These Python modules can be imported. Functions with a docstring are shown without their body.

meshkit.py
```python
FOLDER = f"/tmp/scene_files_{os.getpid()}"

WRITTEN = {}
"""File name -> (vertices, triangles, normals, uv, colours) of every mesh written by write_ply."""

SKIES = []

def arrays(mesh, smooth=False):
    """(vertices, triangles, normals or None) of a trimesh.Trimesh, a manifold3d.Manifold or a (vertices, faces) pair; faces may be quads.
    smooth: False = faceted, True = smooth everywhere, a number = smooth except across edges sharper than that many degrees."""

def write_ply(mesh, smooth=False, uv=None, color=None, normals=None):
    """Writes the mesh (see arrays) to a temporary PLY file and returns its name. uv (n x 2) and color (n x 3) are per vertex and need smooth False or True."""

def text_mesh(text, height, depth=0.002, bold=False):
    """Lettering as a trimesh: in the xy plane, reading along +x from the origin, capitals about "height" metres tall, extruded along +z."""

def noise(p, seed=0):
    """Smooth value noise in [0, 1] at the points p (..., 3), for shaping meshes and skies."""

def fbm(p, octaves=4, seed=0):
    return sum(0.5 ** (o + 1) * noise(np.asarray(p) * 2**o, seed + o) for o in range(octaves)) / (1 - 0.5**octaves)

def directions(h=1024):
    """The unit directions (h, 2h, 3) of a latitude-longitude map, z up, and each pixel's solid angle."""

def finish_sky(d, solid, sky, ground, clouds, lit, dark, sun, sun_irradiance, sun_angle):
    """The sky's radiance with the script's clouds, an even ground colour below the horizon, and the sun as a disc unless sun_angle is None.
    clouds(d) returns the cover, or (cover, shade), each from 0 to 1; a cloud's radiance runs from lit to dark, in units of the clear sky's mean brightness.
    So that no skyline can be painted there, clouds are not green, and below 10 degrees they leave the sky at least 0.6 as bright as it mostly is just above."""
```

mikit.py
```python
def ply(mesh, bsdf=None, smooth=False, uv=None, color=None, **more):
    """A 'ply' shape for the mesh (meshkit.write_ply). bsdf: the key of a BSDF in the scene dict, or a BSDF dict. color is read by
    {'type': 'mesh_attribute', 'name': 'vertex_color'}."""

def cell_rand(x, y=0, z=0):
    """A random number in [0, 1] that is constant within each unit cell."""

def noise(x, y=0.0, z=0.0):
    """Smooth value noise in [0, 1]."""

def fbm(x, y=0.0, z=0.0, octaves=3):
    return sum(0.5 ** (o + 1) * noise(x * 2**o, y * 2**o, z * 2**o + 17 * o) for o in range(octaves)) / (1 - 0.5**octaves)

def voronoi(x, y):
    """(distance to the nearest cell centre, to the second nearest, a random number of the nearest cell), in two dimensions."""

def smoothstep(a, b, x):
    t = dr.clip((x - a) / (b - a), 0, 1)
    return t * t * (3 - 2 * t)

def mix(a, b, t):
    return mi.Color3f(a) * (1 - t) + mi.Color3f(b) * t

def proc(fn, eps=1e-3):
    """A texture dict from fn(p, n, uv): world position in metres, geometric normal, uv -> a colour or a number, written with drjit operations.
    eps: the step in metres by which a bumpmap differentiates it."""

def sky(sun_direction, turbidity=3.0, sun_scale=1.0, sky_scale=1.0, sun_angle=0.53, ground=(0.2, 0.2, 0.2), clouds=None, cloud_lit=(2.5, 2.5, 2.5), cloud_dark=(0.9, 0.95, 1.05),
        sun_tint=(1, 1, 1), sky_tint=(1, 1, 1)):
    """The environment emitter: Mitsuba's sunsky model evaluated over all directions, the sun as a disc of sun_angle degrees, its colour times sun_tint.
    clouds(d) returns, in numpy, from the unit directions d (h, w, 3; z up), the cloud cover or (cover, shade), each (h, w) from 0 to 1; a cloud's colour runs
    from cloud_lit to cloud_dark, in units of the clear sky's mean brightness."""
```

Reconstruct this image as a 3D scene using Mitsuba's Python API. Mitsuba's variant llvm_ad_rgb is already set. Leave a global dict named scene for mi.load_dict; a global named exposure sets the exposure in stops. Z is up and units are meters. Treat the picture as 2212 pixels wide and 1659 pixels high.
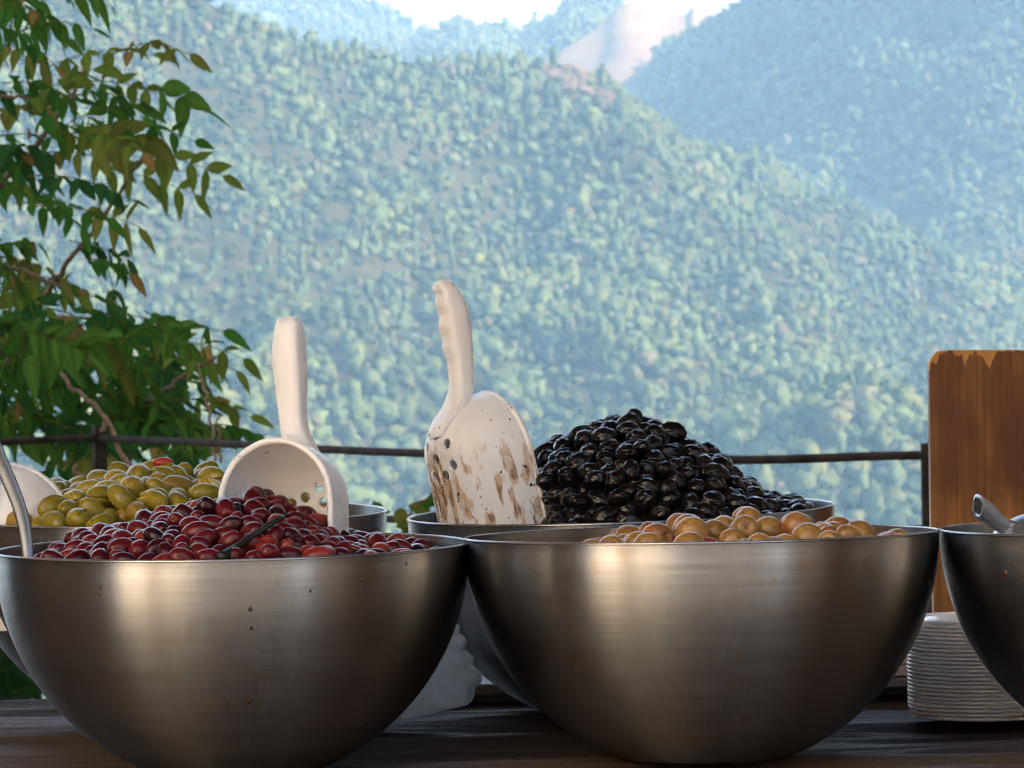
import math
import numpy as np, trimesh, manifold3d as m3
import drjit as dr
import mitsuba as mi
import mikit, meshkit
from mikit import proc, noise, fbm, smoothstep, mix, cell_rand

rng = np.random.default_rng(7)
T = mi.ScalarTransform4f
PI = math.pi
scene, labels = {}, {}

# ------------------------------------------------------------------ camera, sky, exposure
FPX, CX, CY = 9780.0, 1106.0, 829.5            # focal length and centre in the photograph's 2212-pixel frame
CAM = np.array([0.0, -3.82, 1.1395])
PITCH, ROLL = math.atan((CY - 647.0) / FPX), math.radians(1.1)
FWD = np.array([0, math.cos(PITCH), -math.sin(PITCH)])
R0, U0 = np.array([1.0, 0, 0]), np.array([0, math.sin(PITCH), math.cos(PITCH)])
UP = U0 * math.cos(ROLL) + R0 * math.sin(ROLL)
RIGHT = R0 * math.cos(ROLL) - U0 * math.sin(ROLL)
HAZE = 1.52e-4
scene['haze_air'] = {'type': 'homogeneous', 'albedo': {'type': 'rgb', 'value': [0.78, 0.91, 0.97]},
                     'sigma_t': {'type': 'rgb', 'value': [HAZE * 0.52, HAZE * 0.83, HAZE * 1.30]}}
scene['camera'] = {'type': 'thinlens', 'fov': 2 * math.degrees(math.atan(CX / FPX)), 'fov_axis': 'x',
                   'to_world': T().look_at(CAM.tolist(), (CAM + FWD).tolist(), UP.tolist()),
                   'aperture_radius': 0.0020, 'focus_distance': 3.95, 'near_clip': 0.05, 'far_clip': 12000.0,
                   'medium': {'type': 'ref', 'id': 'haze_air'}}
SUN = np.array([0.81, -0.20, 0.55])


def cloud_cover(d):
    az = np.degrees(np.arctan2(d[..., 0], d[..., 1]))
    el = np.degrees(np.arcsin(np.clip(d[..., 2], -1, 1)))
    n = meshkit.fbm(d * 3.1 + 4.0, 4)
    veil = np.clip((n - 0.42) * 3.0, 0, 0.75)
    low = np.exp(-((az + 9) / 9.5) ** 2) * np.exp(-(np.maximum(el - 4, 0) / 9) ** 2)
    return np.clip(veil * 0.6 + low * 1.3, 0, 1)


scene['sky'] = mikit.sky(SUN, turbidity=3, clouds=cloud_cover, cloud_lit=(2.4, 2.4, 2.4))
exposure = 3.88


def P(px, py, Y):
    """World point with world y = Y that lies at this pixel of the photograph (2212-pixel frame)."""
    d = FWD + RIGHT * ((px - CX) / FPX) - UP * ((py - CY) / FPX)
    return CAM + d * ((Y - CAM[1]) / d[1])


def to_px(p):
    q = np.asarray(p, float) - CAM
    z = q @ FWD
    return CX + FPX * (q @ RIGHT) / z, CY - FPX * (q @ UP) / z, z


# ------------------------------------------------------------------ helpers
def numbered(key, table):
    if key not in table:
        return key
    k = 1
    while f'{key}_{k:03d}' in table:
        k += 1
    return f'{key}_{k:03d}'


used = {}


def thing(name, label, category, group=None):
    key = numbered(name, used)
    used[key] = 1
    labels[key] = {'label': label, 'category': category}
    if group:
        labels[key]['group'] = group
    return key


def part(parent, name, shape):
    key = numbered(f'{parent}__{name}', scene)
    scene[key] = shape
    return key


def solo(name, shape, label, category, group=None):
    key = thing(name, label, category, group)
    scene[key] = shape
    return key


def struct(name, shape):
    used[name] = 1
    scene[name] = shape
    labels[name] = {'kind': 'structure'}


def stuff(name, shape, label, category):
    used[name] = 1
    scene[name] = shape
    labels[name] = {'label': label, 'category': category, 'kind': 'stuff'}


def mat(R, t):
    M = np.eye(4)
    M[:3, :3], M[:3, 3] = R, t
    return T(M)


def rot(axis, deg):
    return trimesh.transformations.rotation_matrix(math.radians(deg), axis)[:3, :3]


def grid_faces(n, m, wrap=False):
    i, j = np.meshgrid(np.arange(n - 1), np.arange(m if wrap else m - 1), indexing='ij')
    a, b = i * m + j, i * m + (j + 1) % m
    c, d = (i + 1) * m + (j + 1) % m, (i + 1) * m + j
    return np.stack([a, b, c, d], -1).reshape(-1, 4)


def tri(q):
    return np.vstack([q[:, [0, 1, 2]], q[:, [0, 2, 3]]])


def tube(pts, rad, sides=8, cap=True):
    p = np.asarray(pts, float)
    rad = np.broadcast_to(np.asarray(rad, float), (len(p),))
    t = np.gradient(p, axis=0)
    t /= np.linalg.norm(t, axis=1, keepdims=True)
    ref = np.array([0.13, 0.21, 0.97]) if abs(t[:, 2]).mean() < 0.8 else np.array([0.97, 0.2, 0.1])
    a = np.cross(t, ref)
    a /= np.linalg.norm(a, axis=1, keepdims=True)
    b = np.cross(t, a)
    ang = np.arange(sides) * 2 * PI / sides
    v = p[:, None] + rad[:, None, None] * (np.cos(ang)[None, :, None] * a[:, None] + np.sin(ang)[None, :, None] * b[:, None])
    f = tri(grid_faces(len(p), sides, True))
    v = v.reshape(-1, 3)
    if cap:
        n = len(v)
        v = np.vstack([v, p[0], p[-1]])
        k = np.arange(sides)
        f = np.vstack([f, np.stack([(k + 1) % sides, k, np.full(sides, n)], 1), np.stack([k + (len(p) - 1) * sides, (k + 1) % sides + (len(p) - 1) * sides, np.full(sides, n + 1)], 1)])
    return trimesh.Trimesh(v, f, process=False)


def spline(pts, n=24):
    from scipy.interpolate import CubicSpline
    p = np.asarray(pts, float)
    s = np.r_[0, np.cumsum(np.linalg.norm(np.diff(p[:, :3], axis=0), axis=1))]
    return CubicSpline(s, p)(np.linspace(0, s[-1], n))


def rbox(sx, sy, sz, r=0.004, seg=3):
    """A box with rounded edges, centred."""
    s = m3.Manifold.sphere(r, 4 * seg)
    h = np.array([sx, sy, sz]) / 2 - r
    pts = [s.translate([a * h[0], b * h[1], c * h[2]]) for a in (-1, 1) for b in (-1, 1) for c in (-1, 1)]
    m = m3.Manifold.batch_hull(pts).to_mesh()
    return trimesh.Trimesh(m.vert_properties[:, :3], m.tri_verts, process=False)


def moved(mesh, R=None, t=(0, 0, 0)):
    m = mesh.copy()
    if R is not None:
        m.vertices = m.vertices @ np.asarray(R).T
    m.vertices = m.vertices + np.asarray(t)
    return m


def join(ms):
    return trimesh.util.concatenate(ms)


def rgb(*c):
    return {'type': 'rgb', 'value': list(map(float, c))}


def bs(name, d):
    name = 'bsdf_' + name
    scene[name] = d
    return name


def principled(color, rough=0.5, **k):
    c = rgb(*color) if isinstance(color, (tuple, list)) else color
    return {'type': 'twosided', 'bsdf': {'type': 'principled', 'base_color': c, 'roughness': rough, **k}}


# ------------------------------------------------------------------ materials
def steel_fn(seed, stain):
    def fn(p, n, uv):
        brush = noise(uv.y * 900 + seed, uv.x * 14, seed) - 0.5
        band = noise(uv.y * 120, uv.x * 5, seed + 3) - 0.5
        base = mix((0.375, 0.378, 0.386), (0.475, 0.478, 0.488), 0.5 + 1.2 * brush + 0.4 * band)
        s = fbm(uv.x * 150 + seed, uv.y * 75, seed, 4)
        patch = smoothstep(0.40, 0.60, fbm(uv.x * 14 + seed * 3, uv.y * 9, 2, 2))
        k = smoothstep(0.60, 0.68, s) * patch * stain
        return mix(base, (0.40, 0.27, 0.13), k * 0.75)
    return proc(fn)


def steel(name, seed, stain, au=0.05, av=0.21):
    return bs(name, {'type': 'twosided', 'bsdf': {'type': 'roughconductor', 'material': 'none', 'distribution': 'ggx', 'alpha_u': au, 'alpha_v': av,
                                                  'specular_reflectance': steel_fn(seed, stain)}})


STEEL_A, STEEL_B, STEEL_C = steel('brushed_steel_a', 3.0, 0.35), steel('brushed_steel_b', 11.0, 0.5), steel('brushed_steel_c', 23.0, 0.2)
POLISHED = bs('polished_steel', {'type': 'twosided', 'bsdf': {'type': 'roughconductor', 'material': 'none', 'alpha': 0.13, 'specular_reflectance': rgb(0.17, 0.185, 0.21)}})


def mottled(c0, c1, scale, c2=None, amt2=0.0):
    def fn(p, n, uv):
        f = fbm(p.x * scale, p.y * scale, p.z * scale, 3)
        c = mix(c0, c1, smoothstep(0.3, 0.7, f))
        if c2 is not None:
            g = fbm(p.x * scale * 3.1 + 9, p.y * scale * 3.1, p.z * scale * 3.1, 2)
            c = mix(c, c2, smoothstep(0.6, 0.75, g) * amt2)
        return c
    return proc(fn)


RED = [bs(f'red_olive_skin_{i}', principled(mottled(a, b, 55, c2, 0.5), r, specular=0.36)) for i, (a, b, c2, r) in enumerate([
    ((0.062, 0.004, 0.007), (0.115, 0.008, 0.011), (0.17, 0.022, 0.016), 0.25), ((0.032, 0.003, 0.007), (0.070, 0.005, 0.009), (0.10, 0.010, 0.011), 0.22),
    ((0.14, 0.014, 0.013), (0.22, 0.028, 0.018), (0.28, 0.06, 0.03), 0.26), ((0.014, 0.004, 0.006), (0.036, 0.006, 0.008), (0.06, 0.014, 0.010), 0.18)])]
GREEN = [bs(f'green_olive_skin_{i}', principled(mottled(a, b, 45, c2, 0.4), r, specular=0.5, clearcoat=0.4, clearcoat_gloss=0.8)) for i, (a, b, c2, r) in enumerate([
    ((0.23, 0.18, 0.012), (0.33, 0.25, 0.024), (0.36, 0.24, 0.04), 0.34), ((0.17, 0.145, 0.009), (0.26, 0.21, 0.016), (0.31, 0.21, 0.03), 0.30), ((0.24, 0.155, 0.016), (0.31, 0.20, 0.026), (0.21, 0.12, 0.02), 0.36)])]
TAN = [bs(f'tan_olive_skin_{i}', principled(mottled(a, b, 60, c2, 0.6), r, specular=0.5, clearcoat=0.4, clearcoat_gloss=0.8)) for i, (a, b, c2, r) in enumerate([
    ((0.25, 0.125, 0.028), (0.35, 0.19, 0.05), (0.20, 0.08, 0.03), 0.30), ((0.24, 0.095, 0.030), (0.32, 0.145, 0.04), (0.30, 0.08, 0.04), 0.32), ((0.22, 0.028, 0.022), (0.34, 0.06, 0.03), (0.4, 0.15, 0.06), 0.32)])]
BLACK = bs('black_olive_skin', {'type': 'twosided', 'bsdf': {'type': 'bumpmap', 'arbitrary': proc(lambda p, n, uv: 0.0010 * fbm(p.x * 230, p.y * 230, p.z * 380, 3), eps=4e-4), 'scale': 1.0,
                                'bsdf': {'type': 'principled', 'base_color': mottled((0.0035, 0.003, 0.003), (0.010, 0.007, 0.006), 70), 'roughness': 0.10, 'specular': 0.45, 'clearcoat': 0.0}}})
PLASTIC_GREY = bs('cast_aluminium', principled(mottled((0.34, 0.36, 0.40), (0.42, 0.44, 0.48), 90, (0.25, 0.20, 0.17), 0.3), 0.30, metallic=0.8, specular=0.5))
RAIL = bs('railing_paint', principled(mottled((0.030, 0.022, 0.018), (0.055, 0.040, 0.031), 30, (0.09, 0.05, 0.03), 0.4), 0.8, specular=0.08))
DROP = bs('brine_drop', principled((0.05, 0.02, 0.012), 0.12, specular=0.6))
STICK = bs('dark_stem', principled((0.010, 0.012, 0.009), 0.4))
FLESH = bs('olive_flesh', principled(mottled((0.40, 0.20, 0.05), (0.55, 0.30, 0.09), 120), 0.45))
PEPPER = bs('red_pepper', principled((0.42, 0.04, 0.02), 0.3))
BAG = bs('plastic_film', {'type': 'principledthin', 'base_color': rgb(0.80, 0.82, 0.84), 'roughness': 0.32, 'diff_trans': 0.9, 'spec_trans': 0.25, 'eta': 1.45})
LID = bs('lid_plastic', principled((0.95, 0.935, 0.935), 0.22, specular=0.55))


def cloth_fn(p, n, uv):
    w = noise(p.x * 900, p.y * 900) * 0.35 + noise(p.x * 14, p.y * 160) * 0.65
    return mix((0.032, 0.019, 0.012), (0.075, 0.046, 0.029), w)


CLOTH = bs('brown_cloth', {'type': 'twosided', 'bsdf': {'type': 'bumpmap', 'arbitrary': proc(lambda p, n, uv: 0.0007 * noise(p.x * 1100, p.y * 1100) + 0.0012 * noise(p.x * 30, p.y * 420), eps=4e-4), 'scale': 1.0,
                              'bsdf': {'type': 'principled', 'base_color': proc(cloth_fn), 'roughness': 0.55, 'specular': 0.30}}})


def plank_fn(c0, c1, along=0):
    def fn(p, n, uv):
        a, b = (p.x, p.y) if along == 0 else (p.y, p.x)
        g = fbm(a * 6, b * 130, p.z * 130, 4)
        return mix(c0, c1, smoothstep(0.25, 0.75, g))
    return proc(fn)


PLANK = bs('weathered_plank', principled(plank_fn((0.12, 0.10, 0.09), (0.25, 0.22, 0.20)), 0.6))
PALEPLANK = bs('pale_plank', principled(plank_fn((0.38, 0.27, 0.20), (0.52, 0.39, 0.30)), 0.6))
DARKWOOD = bs('dark_wood', principled(plank_fn((0.018, 0.014, 0.012), (0.045, 0.034, 0.028)), 0.6))

# ------------------------------------------------------------------ the stall's table
TOP = 0.75


def cloth_z(x, y):
    p = np.stack([x, y, 0 * x], -1)
    w = meshkit.fbm(p * [2.2, 30, 1] + 3, 3) - 0.5
    fold = np.abs(meshkit.noise(p * [1.3, 11, 1] + 7) - 0.5)
    return 0.019 * w + 0.045 * np.clip(0.13 - fold, 0, 1) - 0.003


nx, ny = 260, 330
xs, ys = np.linspace(-1.1, 1.5, nx), np.linspace(-0.50, 0.742, ny)
X, Y = np.meshgrid(xs, ys, indexing='ij')
Zc = TOP - 0.004 + cloth_z(X, Y)
v = np.stack([X, Y, Zc], -1)
# the cloth hangs down over the front edge and a little over the back one
drop = [0.03, 0.10, 0.25, 0.45]
front = np.stack([np.stack([xs, np.full(nx, -0.50) - 0.012 - 0.02 * meshkit.noise(np.stack([xs * 9, xs * 0 + k, xs * 0], -1)), np.full(nx, TOP - d)], -1) for k, d in enumerate(drop)][::-1], 1)
back = np.stack([np.stack([xs, np.full(nx, 0.742) + 0.008, np.full(nx, TOP - d)], -1) for d in (0.015, 0.06, 0.14)], 1)
v = np.concatenate([front, v, back], 1)
table = thing('market_table', 'long market table under a dark brown rumpled cloth, carrying all the bowls', 'table')
part(table, 'tabletop', mikit.ply(moved(trimesh.creation.box((2.55, 1.20, 0.03)), t=(0.2, 0.12, TOP - 0.032)), DARKWOOD))
for x in (-0.98, 1.38):
    for y in (-0.42, 0.66):
        part(table, 'leg', mikit.ply(moved(rbox(0.05, 0.05, TOP - 0.052, 0.004), t=(x, y, (TOP - 0.052) / 2 + 0.001)), DARKWOOD, smooth=30))
solo('tablecloth', mikit.ply((v.reshape(-1, 3), tri(grid_faces(nx, v.shape[1]))), CLOTH, smooth=True), 'dark brown rumpled cloth spread over the table under the bowls', 'tablecloth')

# ------------------------------------------------------------------ bowls
R, RIMZ = 0.2, 0.187


def bowl_mesh(nseg=160):
    t_ = 0.0011
    a0 = math.asin(RIMZ / R)
    prof = [(0.0, 0.0)]
    br = math.sqrt(R * R - RIMZ * RIMZ)
    prof += [(br - 0.004, 0.0)]
    for a in np.linspace(a0 * 0.985, 0.0, 34):
        prof.append((R * math.cos(a), RIMZ - R * math.sin(a)))
    # rolled lip
    for a in np.linspace(-0.4, PI + 0.4, 9):
        prof.append((R - t_ * 0.5 + 0.0016 * math.cos(a), RIMZ + 0.0016 * math.sin(a) + 0.0008))
    inner = [((R - t_ * 2) * math.cos(a), RIMZ - (R - t_ * 2) * math.sin(a)) for a in np.linspace(0.012, a0 * 0.97, 30)]
    # a pressed bead runs round the inside below the lip
    inner = [(r - 0.0016 * math.exp(-((z - (RIMZ - 0.014)) / 0.0022) ** 2), z) for r, z in inner]
    prof += inner + [(br - 0.006, 0.0022), (0.0, 0.0022)]
    prof = np.array(prof)
    s = np.r_[0, np.cumsum(np.linalg.norm(np.diff(prof, axis=0), axis=1))]
    a = np.linspace(0, 2 * PI, nseg + 1)
    V = np.stack([prof[:, None, 0] * np.cos(a), prof[:, None, 0] * np.sin(a), prof[:, None, 1] + 0 * a], -1)
    UV = np.stack([np.broadcast_to(a / (2 * PI) * 1.25, (len(prof), nseg + 1)), np.broadcast_to(s[:, None], (len(prof), nseg + 1))], -1)
    f = tri(grid_faces(len(prof), nseg + 1))[:, ::-1]
    return V.reshape(-1, 3), f, UV.reshape(-1, 2)


BV, BF, BUV = bowl_mesh()
BOWLMESH = trimesh.Trimesh(BV, BF, process=False)


class Bowl:
    pass


def make_bowl(px, py, Y, steel_name, label, tilt_x=0.0, tilt_y=0.0, spin=0.0, drops=()):
    b = Bowl()
    c = P(px, py, Y)
    b.c = np.array([c[0], Y, TOP])
    b.z = TOP + 0.0015 + (c[2] - (TOP + RIMZ)) * 1.0
    b.rot = rot([1, 0, 0], tilt_x) @ rot([0, 1, 0], tilt_y)
    b.off = np.array([c[0], Y, c[2]]) - b.rot @ np.array([0, 0, RIMZ])
    b.M = mat(b.rot @ rot([0, 0, 1], spin), b.off)
    b.key = thing('steel_bowl', label, 'bowl', 'hemispherical steel bowls of olives')
    part(b.key, 'shell', {**mikit.ply(BOWLMESH, steel_name, smooth=True, uv=BUV), 'to_world': b.M})
    for dx, dy, r in drops:            # drops of brine clinging to the outside
        a = math.asin(np.clip(dx / R, -0.97, 0.97))
        zz = max(RIMZ - dy, 0.03)
        rr = math.sqrt(R * R - (RIMZ - zz) ** 2)
        th = math.asin(np.clip(dx / rr, -0.97, 0.97))
        pos = np.array([rr * math.sin(th), -rr * math.cos(th), zz])
        nrm = pos - [0, 0, RIMZ]
        nrm /= np.linalg.norm(nrm)
        m = trimesh.creation.icosphere(2, 1.0)
        q = m.vertices * [r, r, r * 1.25]
        flat = q - np.outer(q @ nrm, nrm) * 0.6
        part(b.key, 'brine_drop', mikit.ply(trimesh.Trimesh((flat + pos) @ b.rot.T + b.off, m.faces, process=False), DROP, smooth=True))
    return b


k1 = 1 / 2560.0
A = make_bowl(502, 1184, 0.0, STEEL_A, 'brushed steel bowl at front left heaped with dark red olives', 0.1, 0.0, 40,
              [((257 - 502) * k1, 50 * k1, .0016), ((795 - 502) * k1, 47 * k1, .0018), ((567 - 502) * k1, 98 * k1, .0017), ((690 - 502) * k1, 65 * k1, .0011),
               ((556 - 502) * k1, 295 * k1, .0021), ((568 - 502) * k1, 138 * k1, .0014), ((255 - 502) * k1, 66 * k1, .0013), ((885 - 502) * k1, 20 * k1, .0014)])
B = make_bowl(1515, 1157, 0.0, STEEL_B, 'brushed steel bowl in the middle foreground, stained outside, holding tan olives', -1.0, 0.0, 100,
              [((2005 - 1515) * k1, 80 * k1, .0015), ((1990 - 1515) * k1, 105 * k1, .0014), ((1972 - 1515) * k1, 180 * k1, .0017), ((1962 - 1515) * k1, 182 * k1, .0014)])
C = make_bowl(1341, 1107, 0.42, STEEL_C, 'brushed steel bowl behind, piled high with shiny black olives', 0.4, -1.0, 10)
D = make_bowl(372, 1114, 0.40, STEEL_C, 'brushed steel bowl at the back left filled with green olives', 0.5, 0.0, 200)
E = make_bowl(2541, 1139, 0.01, STEEL_A, 'dark steel bowl cut by the right edge, with a grey scoop in it', -0.7, 0.0, 300,
              [((2135 - 2541) * k1, 78 * k1, .0030), ((2150 - 2541) * k1, 60 * k1, .0016)])


# ------------------------------------------------------------------ heaps of olives
def H_profile(xk, hk, ry, y0=0.0, front=0.0):
    xk, hk = np.array(xk), np.array(hk)

    def H(x, y):
        g = np.clip(1 - ((y - y0) / ry) ** 2, 0, 1)
        h = np.interp(x, xk, hk)
        base = np.where(y < y0, front, hk.min())
        return RIMZ + base + (h - base) * g ** 0.8
    return H


def pack(H, semi, n, depth, seed, iters=120, rmax=0.19, jitter=0.15, upright=False):
    """Ellipsoids settled on a sloping bed: position (bowl frame), rotation, size factor of each."""
    r = np.random.default_rng(seed)
    semi = np.asarray(semi)
    rm = semi.mean()
    pos = []
    while len(pos) < n:
        x, y = r.uniform(-rmax, rmax, 2)
        if math.hypot(x, y) > rmax - rm * 0.6:
            continue
        h = float(H(np.array(x), np.array(y)))
        pos.append([x, y, h - rm - depth * r.uniform(0, 1) + 0.0])
    pos = np.array(pos)
    size = 1 + jitter * r.standard_normal(n).clip(-1.6, 1.6)
    # long axis: mostly lying along the slope, any heading
    heading = r.uniform(0, 2 * PI, n)
    lift = r.normal(0, 0.42, n)
    ax = np.stack([np.cos(heading) * np.cos(lift), np.sin(heading) * np.cos(lift), np.sin(lift)], -1)
    tmp = r.standard_normal((n, 3))
    b = np.cross(ax, tmp)
    b /= np.linalg.norm(b, axis=1, keepdims=True)
    c = np.cross(ax, b)
    Rm = np.stack([ax, b, c], -1)                        # columns
    S = semi[None] * size[:, None]
    Am = np.einsum('nij,nj,nkj->nik', Rm, S ** 2, Rm)
    bumpy = r.uniform(-0.4, 0.75, n) * rm * 0.9
    from scipy.spatial import cKDTree
    for it in range(iters):
        pos[:, 2] -= 0.0007 if it < iters - 40 else 0.0002
        pairs = cKDTree(pos).query_pairs(2.1 * semi.max(), output_type='ndarray')
        i, j = pairs[:, 0], pairs[:, 1]
        d = pos[j] - pos[i]
        L = np.linalg.norm(d, axis=1) + 1e-9
        u = d / L[:, None]
        need = (np.sqrt(np.einsum('ni,nij,nj->n', u, Am[i], u)) + np.sqrt(np.einsum('ni,nij,nj->n', u, Am[j], u))) * 0.93
        push = np.clip(need - L, 0, 0.004) * 0.30
        np.add.at(pos, j, u * push[:, None])
        np.add.at(pos, i, -u * push[:, None])
        sup_z = np.sqrt(Am[:, 2, 2])
        floor = H(pos[:, 0], pos[:, 1]) - depth - rm
        top = H(pos[:, 0], pos[:, 1]) - sup_z * 0.9 + bumpy
        pos[:, 2] = np.clip(pos[:, 2], floor, np.maximum(top, floor))
        # inside the bowl's wall: by the support along the radius
        q = pos - [0, 0, RIMZ]
        q[:, 2] = np.minimum(q[:, 2], 0)
        l3 = np.linalg.norm(q, axis=1) + 1e-9
        u = q / l3[:, None]
        lim = (R - 0.0045) - np.sqrt(np.einsum('ni,nij,nj->n', u, Am, u))
        pos -= u * np.maximum(l3 - lim, 0)[:, None]
    return pos, Rm, size


def seen_share(world, rad, extra=()):
    """How many picture elements each ball would own, nearest first (to decide which olives are single objects)."""
    px, py, z = to_px(world)
    W_, H_ = 1106, 830
    own = np.full((H_, W_), -1)
    for k in np.argsort(-z):
        cx, cy, rr = px[k] / 2, py[k] / 2, rad[k] * FPX / z[k] / 2 * 0.95
        x0, x1, y0, y1 = int(max(cx - rr, 0)), int(min(cx + rr + 1, W_)), int(max(cy - rr, 0)), int(min(cy + rr + 1, H_))
        if x0 >= x1 or y0 >= y1:
            continue
        yy, xx = np.mgrid[y0:y1, x0:x1]
        own[y0:y1, x0:x1][(xx - cx) ** 2 + (yy - cy) ** 2 < rr * rr] = k
    return own


def front_rim_y(b, px):
    a = np.linspace(PI, 2 * PI, 200)
    p = np.stack([R * np.cos(a), R * np.sin(a), np.full(200, RIMZ)], -1) @ b.rot.T + b.off
    x, y, _ = to_px(p)
    o = np.argsort(x)
    return np.interp(px, x[o], y[o])


def olive_shape(kind, seed, sub=2):
    r = np.random.default_rng(seed)
    m = trimesh.creation.icosphere(sub, 1.0)
    v = m.vertices.copy()
    x = v[:, 0]
    if kind == 'red':
        v *= [0.0116, 0.0074, 0.0074]
        v[:, 1:] *= (1 - 0.10 * x + 0.05 * np.cos(3 * x))[:, None]
        tip = np.clip(x - 0.86, 0, 1) / 0.14
        v[:, 0] += 0.0012 * tip ** 2
        dent = np.exp(-((v[:, 1] / 0.0028) ** 2 + (v[:, 2] / 0.0028) ** 2)) * (x < 0)
        v[:, 0] += 0.0019 * dent
        v *= 1 + 0.05 * (meshkit.noise(m.vertices * 1.7 + seed * 5) - 0.5)[:, None]
    elif kind == 'green':
        v *= [0.0154, 0.0096, 0.0096]
        v[:, 1:] *= (1 - 0.13 * x)[:, None]
        tip = np.clip(x - 0.8, 0, 1) / 0.2
        v[:, 0] += 0.0022 * tip ** 2
        if seed % 3 != 2:                                # the cracked split of these olives
            ang = np.arctan2(m.vertices[:, 2], m.vertices[:, 1] + 0.25 * m.vertices[:, 0])
            cut = np.exp(-((ang - 0.4) / 0.13) ** 2) * (0.35 + 0.65 * (x < 0.55))
            v *= (1 - 0.17 * cut)[:, None]
            v *= (1 + 0.05 * np.exp(-((np.abs(ang - 0.4) - 0.3) / 0.12) ** 2))[:, None]
        v *= 1 + 0.06 * (meshkit.noise(m.vertices * 1.8 + seed * 5) - 0.5)[:, None]
    elif kind == 'tan':
        v *= [0.0120, 0.0113, 0.0113]
        n = meshkit.fbm(m.vertices * 2.2 + seed * 7, 3)
        v *= 1 + 0.08 * (n - 0.5)[:, None]
        rad2 = np.hypot(m.vertices[:, 1], m.vertices[:, 2])
        puck = np.exp(-(rad2 / 0.33) ** 2) * (x < 0)
        ray = np.cos(7 * np.arctan2(m.vertices[:, 2], m.vertices[:, 1]))
        v[:, 0] += puck * (0.0035 + 0.0008 * ray)
    else:
        v *= [0.0120, 0.0092, 0.0092]
        n = meshkit.fbm(m.vertices * [1.4, 2.6, 2.6] + seed * 7, 3)
        rid = np.abs(meshkit.noise(m.vertices * [1.1, 3.6, 3.6] + seed * 3) - 0.5)
        v *= (1 + 0.17 * (n - 0.5) - 0.08 * np.clip(0.16 - rid, 0, 1) / 0.16)[:, None]
    return trimesh.Trimesh(v, m.faces, process=False)


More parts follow.
